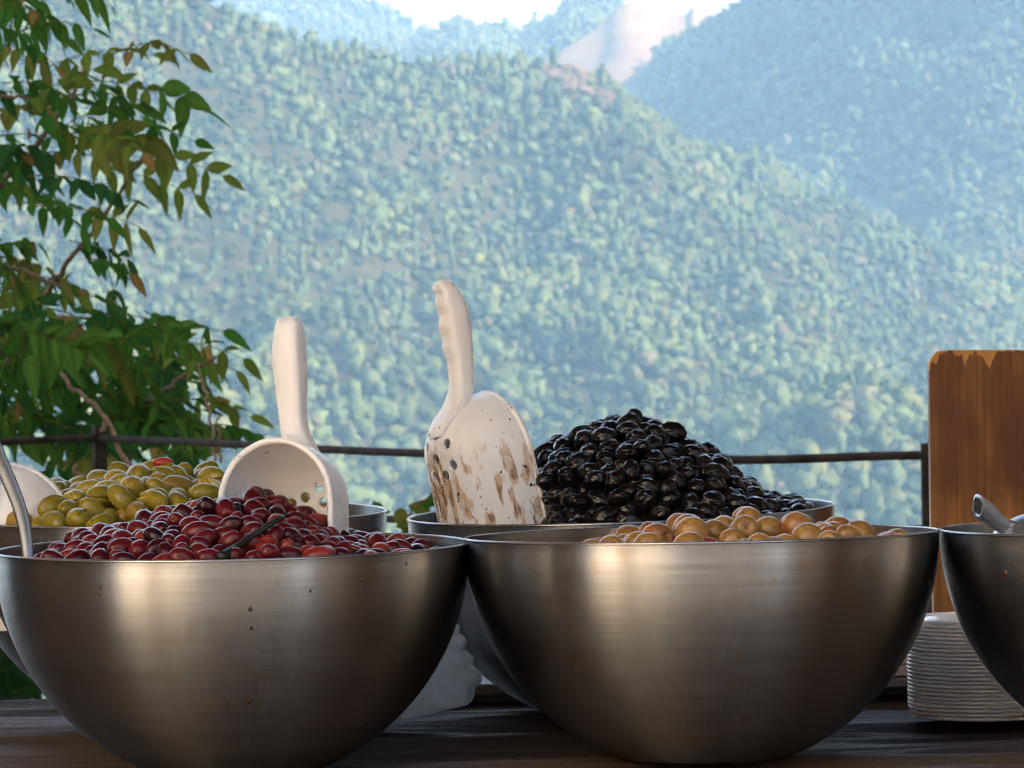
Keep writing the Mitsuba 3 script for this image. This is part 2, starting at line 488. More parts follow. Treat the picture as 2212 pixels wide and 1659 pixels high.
HEAPS = {}
VARIANTS = {'red': [olive_shape('red', s, 3) for s in range(4)], 'green': [olive_shape('green', s, 4) for s in range(5)],
            'tan': [olive_shape('tan', s, 3) for s in range(4)], 'black': [olive_shape('black', s, 3) for s in range(6)]}
LOWEST = {k_: [olive_shape(k_, 0, 1), olive_shape(k_, 1, 1)] for k_ in ('red', 'green', 'tan', 'black')}
LOWER = {'red': [olive_shape('red', s, 2) for s in range(2)], 'green': [olive_shape('green', s, 2) for s in range(2)],
         'tan': [olive_shape('tan', s, 2) for s in range(2)], 'black': [olive_shape('black', s, 2) for s in range(2)]}
SKINS = {'red': RED, 'green': GREEN, 'tan': TAN, 'black': [BLACK]}
TONE = {'red': ['wine red', 'dark maroon', 'bright red', 'nearly black'], 'green': ['yellow-green', 'dull green', 'brownish green'], 'tan': ['light tan', 'orange tan', 'reddish'], 'black': ['shiny black']}
WEIGHT = {'red': [.50, .32, .09, .09], 'green': [.48, .34, .18], 'tan': [.62, .28, .10], 'black': [1.0]}
PLY = {(k, i, s): mikit.ply(m, s, smooth=True) for k, ms in VARIANTS.items() for i, m in enumerate(ms) for s in SKINS[k]}


def heap(b, kind, H, semi, n, depth, seed, label, group, low_label, keep_out=(), extra=()):
    pos, Rm, size = pack(H, semi, n, depth, seed)
    world = pos @ b.rot.T + b.off
    ok = np.ones(len(world), bool)
    for fn in keep_out:
        ok &= ~fn(world)
    pos, Rm, size, world = pos[ok], Rm[ok], size[ok], world[ok]
    own = seen_share(world, np.sqrt(semi[0] * semi[1]) * size)
    xs_, ys_, _ = to_px(world)
    h_, w_ = own.shape
    line = front_rim_y(b, np.arange(w_) * 2.0) / 2
    own[np.arange(h_)[:, None] > line[None, :]] = -1
    count = np.bincount(own[own >= 0], minlength=len(world))
    r = np.random.default_rng(seed + 1)
    order = np.argsort(-count)
    single = set(order[:300][count[order[:300]] >= 10].tolist())
    low = {}
    sel = np.array(sorted(single))
    x_lo, x_hi, y_lo, y_hi = xs_[sel].min(), xs_[sel].max(), ys_[sel].min(), ys_[sel].max() + 1
    for k in range(len(world)):
        var = r.integers(len(VARIANTS[kind]))
        skin = SKINS[kind][r.choice(len(SKINS[kind]), p=WEIGHT[kind])]
        spin = rot([1, 0, 0], r.uniform(0, 360)) @ (rot([0, 0, 1], 180) if r.random() < 0.5 else np.eye(3))
        Rw = b.rot @ Rm[k] @ spin * size[k] * np.array([1, *r.uniform(0.94, 1.06, 2)])
        if k in single:
            tone = TONE[kind][SKINS[kind].index(skin)]
            u_, w_ = (xs_[k] - x_lo) / (x_hi - x_lo), (ys_[k] - y_lo) / (y_hi - y_lo)
            side = 'far left' if u_ < .2 else 'left' if u_ < .4 else 'middle' if u_ < .6 else 'right' if u_ < .8 else 'far right'
            row = 'crest' if w_ < .28 else 'upper slope' if w_ < .52 else 'lower slope' if w_ < .78 else 'foot'
            lab, grp = f'{tone} olive, {row} {side} of the heap in the {label}', f'{group}, {row} {side}, {tone}'
            solo(f'{kind}_olive', {**PLY[(kind, var, skin)], 'to_world': mat(Rw, world[k])}, lab, 'olive', grp)
        else:
            m = (LOWER if count[k] > 0 else LOWEST)[kind][var % 2]
            low.setdefault(skin, []).append(trimesh.Trimesh(m.vertices @ Rw.T + world[k], m.faces, process=False))
    key = f'{kind}_olive_heap'
    used[key] = 1
    labels[key] = {'label': low_label, 'category': 'olives', 'kind': 'stuff'}
    for skin, ms in low.items():
        name = f'{key}__{len([q for q in scene if q.startswith(key)]):03d}'
        ms2 = []
        for m in ms:
            ms2.append(m)
        scene[name] = mikit.ply(join(ms2), skin, smooth=True)
    HEAPS[kind] = world
    print(kind, 'single', len(single), 'low', sum(map(len, low.values())))


def px_scoop_clear(cx, cy, rx, ry):
    def fn(w):
        return ((w[:, 0] - cx) / rx) ** 2 + ((w[:, 1] - cy) / ry) ** 2 < 1
    return fn


HA = H_profile([-.17, -.155, -.134, -.10, -.06, -.03, 0, .03, .045, .057, .07, .085, .10, .14, .17], [-.012, -.006, .012, .021, .031, .041, .048, .048, .040, .030, .023, .013, .006, .001, -.012], 0.20, 0.0, -0.006)
heap(A, 'red', HA, (0.0116, 0.0074, 0.0074), 1800, 0.030, 11, 'front left bowl', 'red olives in the front left bowl',
     'lower layers of dark red olives inside the front left bowl')
HB = H_profile([-.17, -.13, -.095, -.06, -.03, 0, .04, .08, .12, .15, .18], [-.03, -.026, -.007, .008, .017, .020, .020, .016, .009, .005, .000], 0.24, 0.0, -0.009)
heap(B, 'tan', HB, (0.0120, 0.0113, 0.0113), 680, 0.031, 12, 'middle front bowl', 'tan olives in the middle front bowl',
     'lower layers of tan olives inside the middle front bowl')
HC = H_profile([-.18, -.15, -.12, -.083, -.06, -.03, 0, .02, .045, .06, .09, .1, .115, .13, .15, .165, .185], [-.012, -.008, .026, .056, .068, .084, .092, .092, .084, .070, .056, .043, .027, .010, .006, .006, -.010], 0.20, 0.01, -0.010)
heap(C, 'black', HC, (0.0120, 0.0092, 0.0092), 1600, 0.034, 13, 'middle back bowl', 'black olives in the middle back bowl',
     'lower layers of black olives inside the back bowl',
     keep_out=[lambda w: (w[:, 0] < 0.030) & (w[:, 2] > TOP + 0.170)])
HD = H_profile([-.18, -.15, -.11, -.07, -.02, .02, .06, .09, .12, .15, .18], [-.02, .012, .036, .048, .051, .051, .047, .040, .014, -.02, -.03], 0.21, 0.0, -0.008)
heap(D, 'green', HD, (0.0154, 0.0096, 0.0096), 820, 0.037, 14, 'back left bowl', 'green olives in the back left bowl',
     'lower layers of green olives inside the back left bowl')

# ------------------------------------------------------------------ scoops


def scoop_meshes(W, Dp, Ls, hole_spots, handle):
    """Local frame: x across, y the open side's normal, z up; the trough's closed end at z = 0, its mouth at z = -Ls."""
    ns, nt, th = 46, 56, 0.0026

    def surf(off):
        s = np.concatenate([np.linspace(0.02, 1, 26) ** 2 * W, np.linspace(W, Ls, ns - 26 + 1)[1:]])
        w = np.where(s < W, W * np.sqrt(np.clip(1 - (1 - s / W) ** 2, 0, 1)), W) - off
        s1 = 0.8 * W
        d = np.where(s < s1, Dp * np.clip(1 - (1 - s / s1) ** 2, 0, 1) ** 0.55, Dp) - off
        w, d = np.maximum(w, 0.0015), np.maximum(d, 0.001)
        w = w * (1 + 0.05 * np.clip((s - W) / Ls, 0, 1))
        t = np.linspace(0, PI, nt)
        ct, st = np.cos(t), np.sin(t)
        x = w[:, None] * np.sign(ct) * np.abs(ct) ** 0.86
        y = -np.maximum(d, 0.0008)[:, None] * np.abs(st) ** 0.86
        z = -(s + (off if off else 0) * np.clip(1 - s / (0.5 * W), 0, 1))[:, None] + 0 * t
        return np.stack([x, y, z], -1)
    O, I = surf(0.0), surf(th)
    n = ns * nt
    V = np.vstack([O.reshape(-1, 3), I.reshape(-1, 3)])
    f = tri(grid_faces(ns, nt))
    idx = np.arange(n).reshape(ns, nt)
    loop = np.concatenate([idx[0, :], idx[1:, -1], idx[-1, -2::-1], idx[-2:0:-1, 0]])
    nxt = np.roll(loop, -1)
    side = np.vstack([np.stack([loop, loop + n, nxt + n], 1), np.stack([loop, nxt + n, nxt], 1)])
    F = np.vstack([f, f[:, ::-1] + n, side])
    mesh = trimesh.Trimesh(V, F, process=False)
    if mesh.volume < 0:
        mesh.invert()
    man = m3.Manifold(m3.Mesh(mesh.vertices.astype(np.float32), mesh.faces.astype(np.uint32)))
    if man.status() == m3.Error.NoError:
        for hx, hz, r in hole_spots:
            cyl = m3.Manifold.cylinder(0.2, r, r, 20, True).rotate([90, 0, 0]).translate([hx, -Dp, hz])
            half = m3.Manifold.cube([0.3, 0.3, 0.3], True).translate([0, -0.15 - Dp * 0.25, 0])
            man = man - (cyl ^ half)
    else:
        print('scoop not manifold', man.status())
    g = man.to_mesh()
    shell = trimesh.Trimesh(g.vert_properties[:, :3], g.tri_verts, process=False)
    # rolled edge along the open side
    edge = np.vstack([O[::-1, 0], O[1:, -1]])
    edge = (edge + np.vstack([I[::-1, 0], I[1:, -1]])) / 2
    rim = tube(edge[::1], 0.0030, 8)
    # handle: sections (z, y, half width, half thickness)
    hs = spline(np.array(handle), 60)
    a = np.linspace(0, 2 * PI, 28, endpoint=False)
    e = 0.62
    sx, sy = np.sign(np.cos(a)) * np.abs(np.cos(a)) ** e, np.sign(np.sin(a)) * np.abs(np.sin(a)) ** e
    bump = 0.0008 * np.sin(np.clip((hs[:, 0] - 0.030) / 0.021, 0, 99) * 2 * PI) * (hs[:, 0] > 0.030) * (hs[:, 0] < 0.100)
    yy = hs[:, 1, None] + hs[:, 3, None] * sy
    yy = yy + bump[:, None] * np.clip(-sy, 0, 1) * 1.3
    rows = np.stack([hs[:, 2, None] * sx, yy, hs[:, 0, None] + 0 * a], -1)
    # rounded end
    for q in (0.6, 0.85, 0.97):
        last = rows[59]
        c = last.mean(0)
        rows = np.concatenate([rows, [(last - c) * math.sqrt(1 - q * q) + c + [0, 0, q * 0.007]]])
    Vh = rows.reshape(-1, 3)
    Fh = tri(grid_faces(len(rows), 28, True))
    nV = len(Vh)
    Vh = np.vstack([Vh, rows[-1].mean(0) + [0, 0, 0.0002], rows[0].mean(0)])
    k = np.arange(28)
    Fh = np.vstack([Fh, np.stack([k + (len(rows) - 1) * 28, (k + 1) % 28 + (len(rows) - 1) * 28, np.full(28, nV)], 1), np.stack([(k + 1) % 28, k, np.full(28, nV + 1)], 1)])
    hm = trimesh.Trimesh(Vh, Fh, process=False)
    trimesh.repair.fix_normals(hm)
    return shell, rim, hm


HANDLE = [(-0.036, -0.0570, 0.0130, 0.0030), (-0.022, -0.0545, 0.0150, 0.0055), (-0.010, -0.0435, 0.0150, 0.0090), (0.0, -0.0360, 0.0130, 0.0105), (0.010, -0.0310, 0.0116, 0.0105), (0.03, -0.028, 0.0116, 0.0105), (0.06, -0.026, 0.0132, 0.0125), (0.085, -0.0245, 0.0128, 0.0120), (0.101, -0.0255, 0.0110, 0.0100)]
HANDLE_A = [(-0.036, -0.0730, 0.0130, 0.0030), (-0.022, -0.0660, 0.0150, 0.0055), (-0.010, -0.0510, 0.0150, 0.0085), (0.0, -0.0410, 0.0132, 0.0105), (0.010, -0.0345, 0.0118, 0.0105), (0.03, -0.030, 0.0118, 0.0105), (0.06, -0.027, 0.0134, 0.0125), (0.085, -0.0250, 0.0130, 0.0120), (0.101, -0.026, 0.0112, 0.0100)]
HANDLE_B = [(-0.030, -0.0595, 0.0130, 0.0028), (-0.018, -0.0495, 0.0160, 0.0050), (-0.008, -0.0350, 0.0158, 0.0085), (0.0, -0.0265, 0.0138, 0.0105), (0.010, -0.0210, 0.0118, 0.0102), (0.03, -0.0165, 0.0116, 0.0108), (0.06, -0.0135, 0.0134, 0.0128), (0.085, -0.0122, 0.0130, 0.0118), (0.103, -0.0160, 0.0108, 0.0088)]


def dirt(Rw, t, amount, dots, seed, streak=True, col=(0.20, 0.085, 0.028)):
    Ri, t = np.asarray(Rw).T, np.asarray(t)

    def fn(p, n, uv):
        q = [float(Ri[i, 0]) * (p.x - float(t[0])) + float(Ri[i, 1]) * (p.y - float(t[1])) + float(Ri[i, 2]) * (p.z - float(t[2])) for i in range(3)]
        x, y, z = q
        arc = dr.atan2(x, 0.004 - y) * 0.058
        base = mix((0.87, 0.87, 0.90), (0.83, 0.83, 0.86), fbm(x * 40, y * 40, z * 40, 2))
        low = smoothstep(-0.028, -0.085, z) * 0.75 + 0.25 * smoothstep(-0.01, -0.05, z) * smoothstep(0.015, -0.005, x)
        lean = 0.10 * smoothstep(0.020, -0.010, x)
        s = fbm(arc * 210 + seed, z * 62, seed, 5) + lean
        s2 = fbm(arc * 480 + seed, z * 90, seed + 2, 3) + lean
        smear = smoothstep(0.48, 0.68, s) * low * amount if streak else mi.Float(0)
        core = smoothstep(0.54, 0.66, s2) * smoothstep(0.46, 0.62, s) * low * amount if streak else mi.Float(0)
        d1 = mi.Float(0)
        for kk, (sc, th) in enumerate(((170.0, 0.91), (300.0, 0.86))):
            cx, cy, cz = dr.floor(x * sc), dr.floor(y * sc), dr.floor(z * sc)
            w_ = cx * 7 + cy * 131 + cz * 1009
            fx, fy, fz = (a_ * sc - dr.floor(a_ * sc) - 0.35 - 0.3 * cell_rand(w_, k_ + kk * 5 + seed) for k_, a_ in enumerate((x, y, z)))
            rr = cell_rand(w_, 3 + kk * 5 + seed)
            rad = 0.10 + (rr - th) / (1 - th) * 0.22
            body = smoothstep(0.0, -0.012, z) * smoothstep(0.40, 0.58, fbm(arc * 30 + 2, z * 22, seed, 2) + 0.28 * low)
            d1 = dr.maximum(d1, dr.select((rr > th) & (fx * fx + fy * fy + fz * fz < rad * rad), 1.0, 0.0) * body)
        c = mix(mix(base, (0.50, 0.32, 0.18), dr.clip(smear, 0, 0.75)), col, dr.clip(core, 0, 0.85))
        return mix(c, (0.045, 0.020, 0.012), d1 * dots)
    return proc(fn)


def place_scoop(name, label, W, Dp, Ls, holes, handle, Rw, t, amount, dots, seed, part_label=None, streak=True, col=(0.20, 0.085, 0.028)):
    shell, rim, hm = scoop_meshes(W, Dp, Ls, holes, handle)
    m = bs(f'scoop_plastic_{seed}', principled(dirt(Rw, t, amount, dots, seed, streak, col), 0.38, specular=0.45))
    key = thing(name, label, 'scoop', 'white plastic olive scoops')
    M = mat(Rw, t)
    for pn, me, sm in (('bowl', shell, 40), ('rim', rim, True), ('handle', hm, 50)):
        part(key, pn, {**mikit.ply(me, m, smooth=sm), 'to_world': M})
    return key


def holes_ring(zc, r, w):
    return [(0, zc, r), (-w, zc + 0.012, r), (w, zc + 0.012, r), (-w * 0.55, zc - 0.016, r), (w * 0.55, zc - 0.016, r), (-w * 1.25, zc - 0.008, r), (w * 1.25, zc - 0.008, r), (0, zc + 0.021, r * 0.9)]


# local y is the open side's normal. Rotating about z by a turns +y towards (-sin a, cos a)
# scoop in the red olives: its open side faces the camera, turned to the left
R1 = rot([0, 1, 0], 0.5) @ rot([1, 0, 0], -7) @ rot([0, 0, 1], 180 - 27)
place_scoop('white_scoop', 'white plastic scoop standing upright in the dark red olives, open side towards us', 0.0550, 0.072, 0.140, [(0.010, -0.045, .0046), (-0.004, -0.037, .0046), (-0.008, -0.050, .0046), (0.006, -0.060, .0046), (0.022, -0.050, .0046)],
            HANDLE_A, R1, P(594, 948, 0.035), 0.0, 0.55, 2, streak=False)
# scoop in the black olives: its rounded back faces left and towards the camera
R2 = rot([0, 1, 0], -11.5) @ rot([0, 0, 1], -58)
place_scoop('white_scoop', 'brown-stained white plastic scoop standing in the black olives, rounded perforated back towards us', 0.061, 0.064, 0.138, holes_ring(-0.050, .0048, 0.0175),
            HANDLE_B, R2, P(1042, 848, 0.365), 1.0, 1.0, 4)
R3 = rot([0, 1, 0], -14) @ rot([1, 0, 0], 18) @ rot([0, 0, 1], -20)
place_scoop('white_scoop', 'white plastic scoop lying against the green olives, cut by the left edge', 0.056, 0.060, 0.14, [], HANDLE, R3, P(-8, 1002, 0.31), 0.0, 0.2, 6, streak=False)

# grey scoop in the right-hand bowl: hollow bent handle and domed back
hp = spline([P(2112, 1092, 0.0), P(2136, 1112, 0.005), P(2165, 1133, 0.01), P(2200, 1142, 0.012), P(2260, 1150, 0.012)], 26)
g = np.gradient(hp, axis=0)
g /= np.linalg.norm(g, axis=1, keepdims=True)
side = np.cross(g, [0, 1, 0])
side /= np.linalg.norm(side, axis=1, keepdims=True)
dep = np.cross(side, g)
rw = np.interp(np.linspace(0, 1, 26), [0, .12, .5, 1], [.0084, .0090, .0066, .0060])
rd = np.interp(np.linspace(0, 1, 26), [0, .15, .5, 1], [.0115, .0115, .009, .0085])
a = np.linspace(0, 2 * PI, 24, endpoint=False)
ca, sa = np.sign(np.cos(a)) * np.abs(np.cos(a)) ** .7, np.sign(np.sin(a)) * np.abs(np.sin(a)) ** .7


def ring(k, shrink):
    return hp[k] + side[k] * ((rw[k] - shrink) * ca)[:, None] + dep[k] * ((rd[k] - shrink) * sa)[:, None]


outer = np.array([ring(k, 0) for k in range(26)])
slant = np.linspace(0, 1, 24)
outer[0] += g[0] * (0.004 * (ca * -1)[:, None])
inner = np.array([ring(k, 0.0028) for k in range(13)][::-1])
inner[-1] += g[0] * (0.004 * (ca * -1)[:, None])
rows = np.concatenate([inner, outer])
gs = thing('grey_scoop', 'grey metal scoop with a hollow bent handle in the right-hand bowl', 'scoop')
part(gs, 'handle', mikit.ply((rows.reshape(-1, 3), tri(grid_faces(len(rows), 24, True))), PLASTIC_GREY, smooth=50))
dome = trimesh.creation.icosphere(4, 1.0)
dv = dome.vertices * [0.055, 0.045, 0.046]
keep = dome.vertices[:, 2][dome.faces].min(1) > -0.35
dome = trimesh.Trimesh(dv, dome.faces[keep], process=False)
part(gs, 'bowl', mikit.ply(moved(dome, rot([0, 1, 0], 15), P(2262, 1224, 0.02)), PLASTIC_GREY, smooth=True))

# ladle with a steel handle in the red olives
lp = spline([P(-50, 875, 0.03), P(-20, 944, 0.03), P(7, 1009, 0.03), P(30, 1063, 0.028), P(48, 1116, 0.026), P(60, 1196, 0.02), P(66, 1260, 0.0)], 40)
g = np.gradient(lp, axis=0)
g /= np.linalg.norm(g, axis=1, keepdims=True)
sd = np.cross(g, [0, 1.0, 0])
sd /= np.linalg.norm(sd, axis=1, keepdims=True)
nr = np.cross(sd, g)
hw = np.interp(np.linspace(0, 1, 40), [0, .5, 1], [.0066, .0060, .0048])
sec = np.array([[-1, -.25], [-.85, -.6], [-.4, -.85], [0, -.9], [.4, -.85], [.85, -.6], [1, -.25], [.9, .3], [.45, .15], [0, .1], [-.45, .15], [-.9, .3]])
rows = lp[:, None] + sd[:, None] * (hw[:, None] * sec[:, 0])[..., None] + nr[:, None] * (0.003 * sec[:, 1])[None, :, None]
ld = thing('steel_ladle', 'steel ladle leaning in the red olives at the left edge', 'ladle')
part(ld, 'handle', mikit.ply((rows.reshape(-1, 3), tri(grid_faces(40, len(sec), True))), POLISHED, smooth=40))
lb = trimesh.creation.icosphere(3, 0.036)
lb = trimesh.Trimesh(lb.vertices * [1, 1, .8], lb.faces[lb.vertices[:, 2][lb.faces].max(1) < 0.004], process=False)
part(ld, 'bowl', mikit.ply(moved(lb, None, lp[-1] + [0.034, 0, -0.005]), POLISHED, smooth=True))

# dark stem lying on the red olives
hx, hy, _ = to_px(HEAPS['red'])
path = []
for px_, py_ in ((474, 1206), (490, 1196), (530, 1168), (570, 1142), (597, 1125)):
    near_ = HEAPS['red'][np.hypot(hx - px_, hy - py_) < 30]
    path.append(P(px_, py_, near_[:, 1].min() - 0.011))
sp = spline(path, 20)
solo('dark_stem', mikit.ply(tube(sp, np.interp(np.linspace(0, 1, 20), [0, .25, .8, 1], [.0052, .0032, .0024, .0016]), 8), STICK, smooth=True), 'thin black stem lying across the dark red olives', 'stem')
pm = trimesh.creation.icosphere(2, 1.0)
solo('red_pepper', mikit.ply(trimesh.Trimesh(pm.vertices * [0.010, 0.006, 0.005] + P(352, 999, 0.41), pm.faces, process=False), PEPPER, smooth=True), 'bit of red pepper on top of the green olives', 'pepper')

# ------------------------------------------------------------------ on the table behind the bowls
pb = thing('wooden_board', 'weathered plank lying along the back of the table behind the bowls', 'plank')
part(pb, 'top_board', mikit.ply(moved(rbox(1.5, 0.165, 0.011, 0.002), t=(0.60, 0.612, TOP + 0.0145)), PLANK, smooth=30))
for x in (0.0, 0.3, 0.6, 0.9):
    part(pb, 'batten', mikit.ply(moved(rbox(0.24, 0.14, 0.0075, 0.001), t=(x, 0.612, TOP + 0.005)), DARKWOOD, smooth=30))
for k, (dz, dy) in enumerate(((0.0255, 0.0), (0.0365, 0.004))):
    solo('thin_board', mikit.ply(moved(rbox(0.42, 0.10, 0.0098, 0.0012), rot([0, 0, 1], 1.2 - k), (0.37, 0.575 + dy, TOP + dz)), PALEPLANK, smooth=30),
         ('pale thin board on the plank behind the middle bowl, lower of two', 'pale thin board on the plank behind the middle bowl, upper of two')[k], 'board')

# cutting board standing upright at the right
BX, BW, BH = P(2010, 900, 0.66)[0], 0.30, 0.36
BT = P(2100, 757, 0.66)[2]
bl = np.array([BX, 0.66, BT - BH])


def board_fn(p, n, uv):
    u, h = (p.x - float(BX)) / 0.30, (p.z - float(BT - BH)) / 0.36
    g1 = fbm(u * 95 + 0.6 * noise(u * 8, h * 6), h * 4.0, 2, 4)
    g2 = noise(u * 260, h * 7)
    base = mix((0.24, 0.092, 0.018), (0.37, 0.160, 0.038), smoothstep(0.25, 0.75, 0.65 * g1 + 0.35 * g2))
    edge = 0.60 + 0.22 * (fbm(u * 16, 1.0, 0, 3) - 0.5) + 0.12 * (fbm(u * 60, h * 9, 0, 3) - 0.5)
    dark = smoothstep(edge - 0.12, edge + 0.06, h) * (0.35 + 0.75 * fbm(u * 16, h * 9, 5, 4))
    c = mix(base, (0.085, 0.022, 0.006), dr.clip(dark * 0.95, 0, 0.85))
    # bare wood where the patina has run or flaked off below the top edge
    run = dr.power(noise(u * 30 + 3.3, 0.5), 9.0) * 0.55 + dr.power(noise(u * 40 + 5.2, 4.5), 6.0) * 0.30 + dr.power(noise(u * 9 + 1.2, 7.5), 4.0) * 0.10 + 0.07 * dr.power(noise(u * 120, 2.5), 2.0) * noise(u * 13, 8.5)
    run = run * (0.25 + 1.1 * smoothstep(0.30, 0.55, noise(u * 8.5 + 0.7, 3.3)))
    bare = smoothstep(0.000, 0.005, run - (1 - h) + 0.02 * (fbm(u * 70, h * 12, 9, 3) - 0.5))
    return mix(c, mix((0.44, 0.20, 0.045), (0.56, 0.29, 0.08), g2), bare * 0.85)


BOARD = bs('board_wood', principled(proc(board_fn), 0.5, specular=0.4))
pts = []
s_ = np.random.default_rng(5)
top = [(0.0, -0.013), (0.003, -0.006), (0.008, -0.001), (0.02, 0.0)] + [(x, 0.0006 * s_.standard_normal() - 0.004 * (x > 0.08) * min(1, (x - 0.08) * 30)) for x in np.linspace(0.05, 0.28, 14)] + [(0.294, -0.008), (0.30, -0.02)]
from shapely.geometry import Polygon
poly = Polygon([(0.0, 0.0), (-0.002, BH * 0.5)] + [(x, BH + z) for x, z in top] + [(0.302, BH * 0.5), (0.30, 0.0)])
bm = trimesh.creation.extrude_polygon(poly, 0.022, engine='earcut')
man = m3.Manifold(m3.Mesh(bm.vertices.astype(np.float32), bm.faces.astype(np.uint32)))
bm.vertices = bm.vertices[:, [0, 2, 1]] * [1, -1, 1]
bm.invert()
ba = rot([1, 0, 0], -4.0)
solo('chopping_board', mikit.ply(moved(bm, ba, bl + [0, 0.0, 0.0]), BOARD, smooth=25), 'worn orange-brown wooden chopping board standing upright at the right', 'chopping board')

# stack of lids
lx = P(2128, 1545, 0.30)
LR = 0.0702
prof = np.array([(0.0, 0.0030), (0.052, 0.0030), (0.056, 0.0008), (0.062, 0.0006), (0.066, 0.0012), (0.0694, 0.0001), (0.0701, 0.0006), (0.0703, 0.0018), (0.0701, 0.0030), (0.0698, 0.0034), (0.0694, 0.0035), (0.0692, 0.0018)])
a = np.linspace(0, 2 * PI, 96, endpoint=False)
lv = np.stack([prof[:, None, 0] * np.cos(a), prof[:, None, 0] * np.sin(a), prof[:, None, 1] + 0 * a], -1).reshape(-1, 3)
lid_ply = mikit.ply((lv, tri(grid_faces(len(prof), 96, True))), LID, smooth=True)
lr = np.random.default_rng(3)
for k in range(25):
    off = lr.normal(0, 0.0003, 2)
    wob = rot([1, 0, 0], lr.normal(0, 0.04)) @ rot([0, 1, 0], lr.normal(0, 0.04)) @ rot([0, 0, 1], lr.uniform(0, 360))
    s = 1 - 0.018 * (k > 20) * (k - 20) / 4 + (0.0 if k > 1 else -0.02 * (2 - k))
    last = k == 24
    solo('plastic_tub', {**lid_ply, 'to_world': mat(wob * s, np.array([lx[0] + off[0], 0.30 + off[1], TOP + 0.003 + 0.0036 * k]))},
         'clear plastic tub on top of the nested stack at the right' if last else 'clear plastic tub in the nested round stack under the right-hand bowl', 'tub', None if last else 'clear plastic tubs nested in the stack at the right')

# crumpled plastic bag between the bowls
bg = trimesh.creation.icosphere(5, 1.0)
n0 = bg.vertices
q = n0 * [0.078, 0.055, 0.062]
rid = sum(a_ * np.abs(meshkit.noise(n0 * f_ + s_) - 0.5) for a_, f_, s_ in ((0.55, 1.7, 3), (0.30, 3.4, 8), (0.07, 8.0, 5)))
q = q * (0.84 + 0.62 * rid)[:, None]
q[:, 0] += 0.55 * np.clip(-q[:, 2] - 0.005, 0, 1) * 0.5
q[:, 2] = np.where(q[:, 2] < -0.038, -0.038 + (q[:, 2] + 0.038) * 0.1, q[:, 2])
bc = P(856, 1470, 0.33)
solo('plastic_bag', mikit.ply(trimesh.Trimesh(q @ rot([0, 1, 0], -12).T + [bc[0], 0.31, TOP + 0.048], bg.faces, process=False), BAG, smooth=28), 'crumpled translucent white plastic bag between the front and back bowls', 'plastic bag')

# ------------------------------------------------------------------ railing at the terrace edge
GZ = 0.0
pL, pM, pR = P(214, 930, 6.68), P(1330, 1000, 4.52), P(2004, 984, 4.55)
pLL = P(-420, 985, 6.25)
pRR = np.array([pR[0] + 1.8, 4.6, pR[2]])
ZR = 0.836
rail = thing('terrace_railing', 'dark metal railing with square posts along the terrace edge', 'railing')
nodes = [pLL, pL, pM, pR, pRR]
for k, p in enumerate(nodes):
    if k in (1, 2, 3):
        w = 0.029 if k == 1 else 0.024
        part(rail, 'post', mikit.ply(moved(rbox(w, w, 0.865 if k == 1 else 0.858, 0.002), rot([0, 0, 1], (20, 8, 2)[k - 1]), (p[0], p[1], 0.433 if k == 1 else 0.43)), RAIL, smooth=30))
for za, rr in ((0.836, 0.0083), (0.700, 0.0075), (0.12, 0.0075)):
    for p0, p1 in zip(nodes[:-1], nodes[1:]):
        u = np.array([p1[0] - p0[0], p1[1] - p0[1], 0])
        L = np.linalg.norm(u)
        q0, q1 = np.array([p0[0], p0[1], za]), np.array([p1[0], p1[1], za])
        mid = [q0 + (q1 - q0) * s + [0, 0, 0.0012 * math.sin(s * 9)] for s in np.linspace(0.012 / L, 1 - 0.012 / L, 12)]
        part(rail, {0.836: 'top_rail', 0.700: 'middle_rail', 0.12: 'bottom_rail'}[za], mikit.ply(tube(mid, rr, 10), RAIL, smooth=50))

# ------------------------------------------------------------------ leafy shrub at the left
LEAF = bs('leaf_blade', {'type': 'principledthin', 'base_color': {'type': 'mesh_attribute', 'name': 'vertex_color'}, 'roughness': 0.42, 'diff_trans': 0.7, 'eta': 1.45})
BARK = bs('bark', principled(mottled((0.10, 0.060, 0.032), (0.19, 0.115, 0.06), 60), 0.8))
DRY = bs('dry_twig', principled(mottled((0.22, 0.13, 0.075), (0.36, 0.22, 0.13), 80), 0.8))
lr = np.random.default_rng(21)


def leaflet(base, axis, nrm, L, W, droop, fold):
    s = np.linspace(0, 1, 7)
    w = W * np.sin(PI * np.clip(s, 0, 1) ** 0.80) ** 0.85 * (1 - 0.30 * s)
    w[-1] = 0.0004
    w[0] = 0.0006
    side_ = np.cross(axis, nrm)
    pts_ = []
    for k in range(7):
        c = base + axis * (s[k] * L) - np.array([0, 0, 1.0]) * (droop * L * s[k] ** 2) + nrm * (0.0 * L)
        up = nrm * (w[k] * fold)
        pts_ += [c - side_ * w[k] + up, c, c + side_ * w[k] + up]
    f = tri(grid_faces(7, 3))
    return np.array(pts_), f


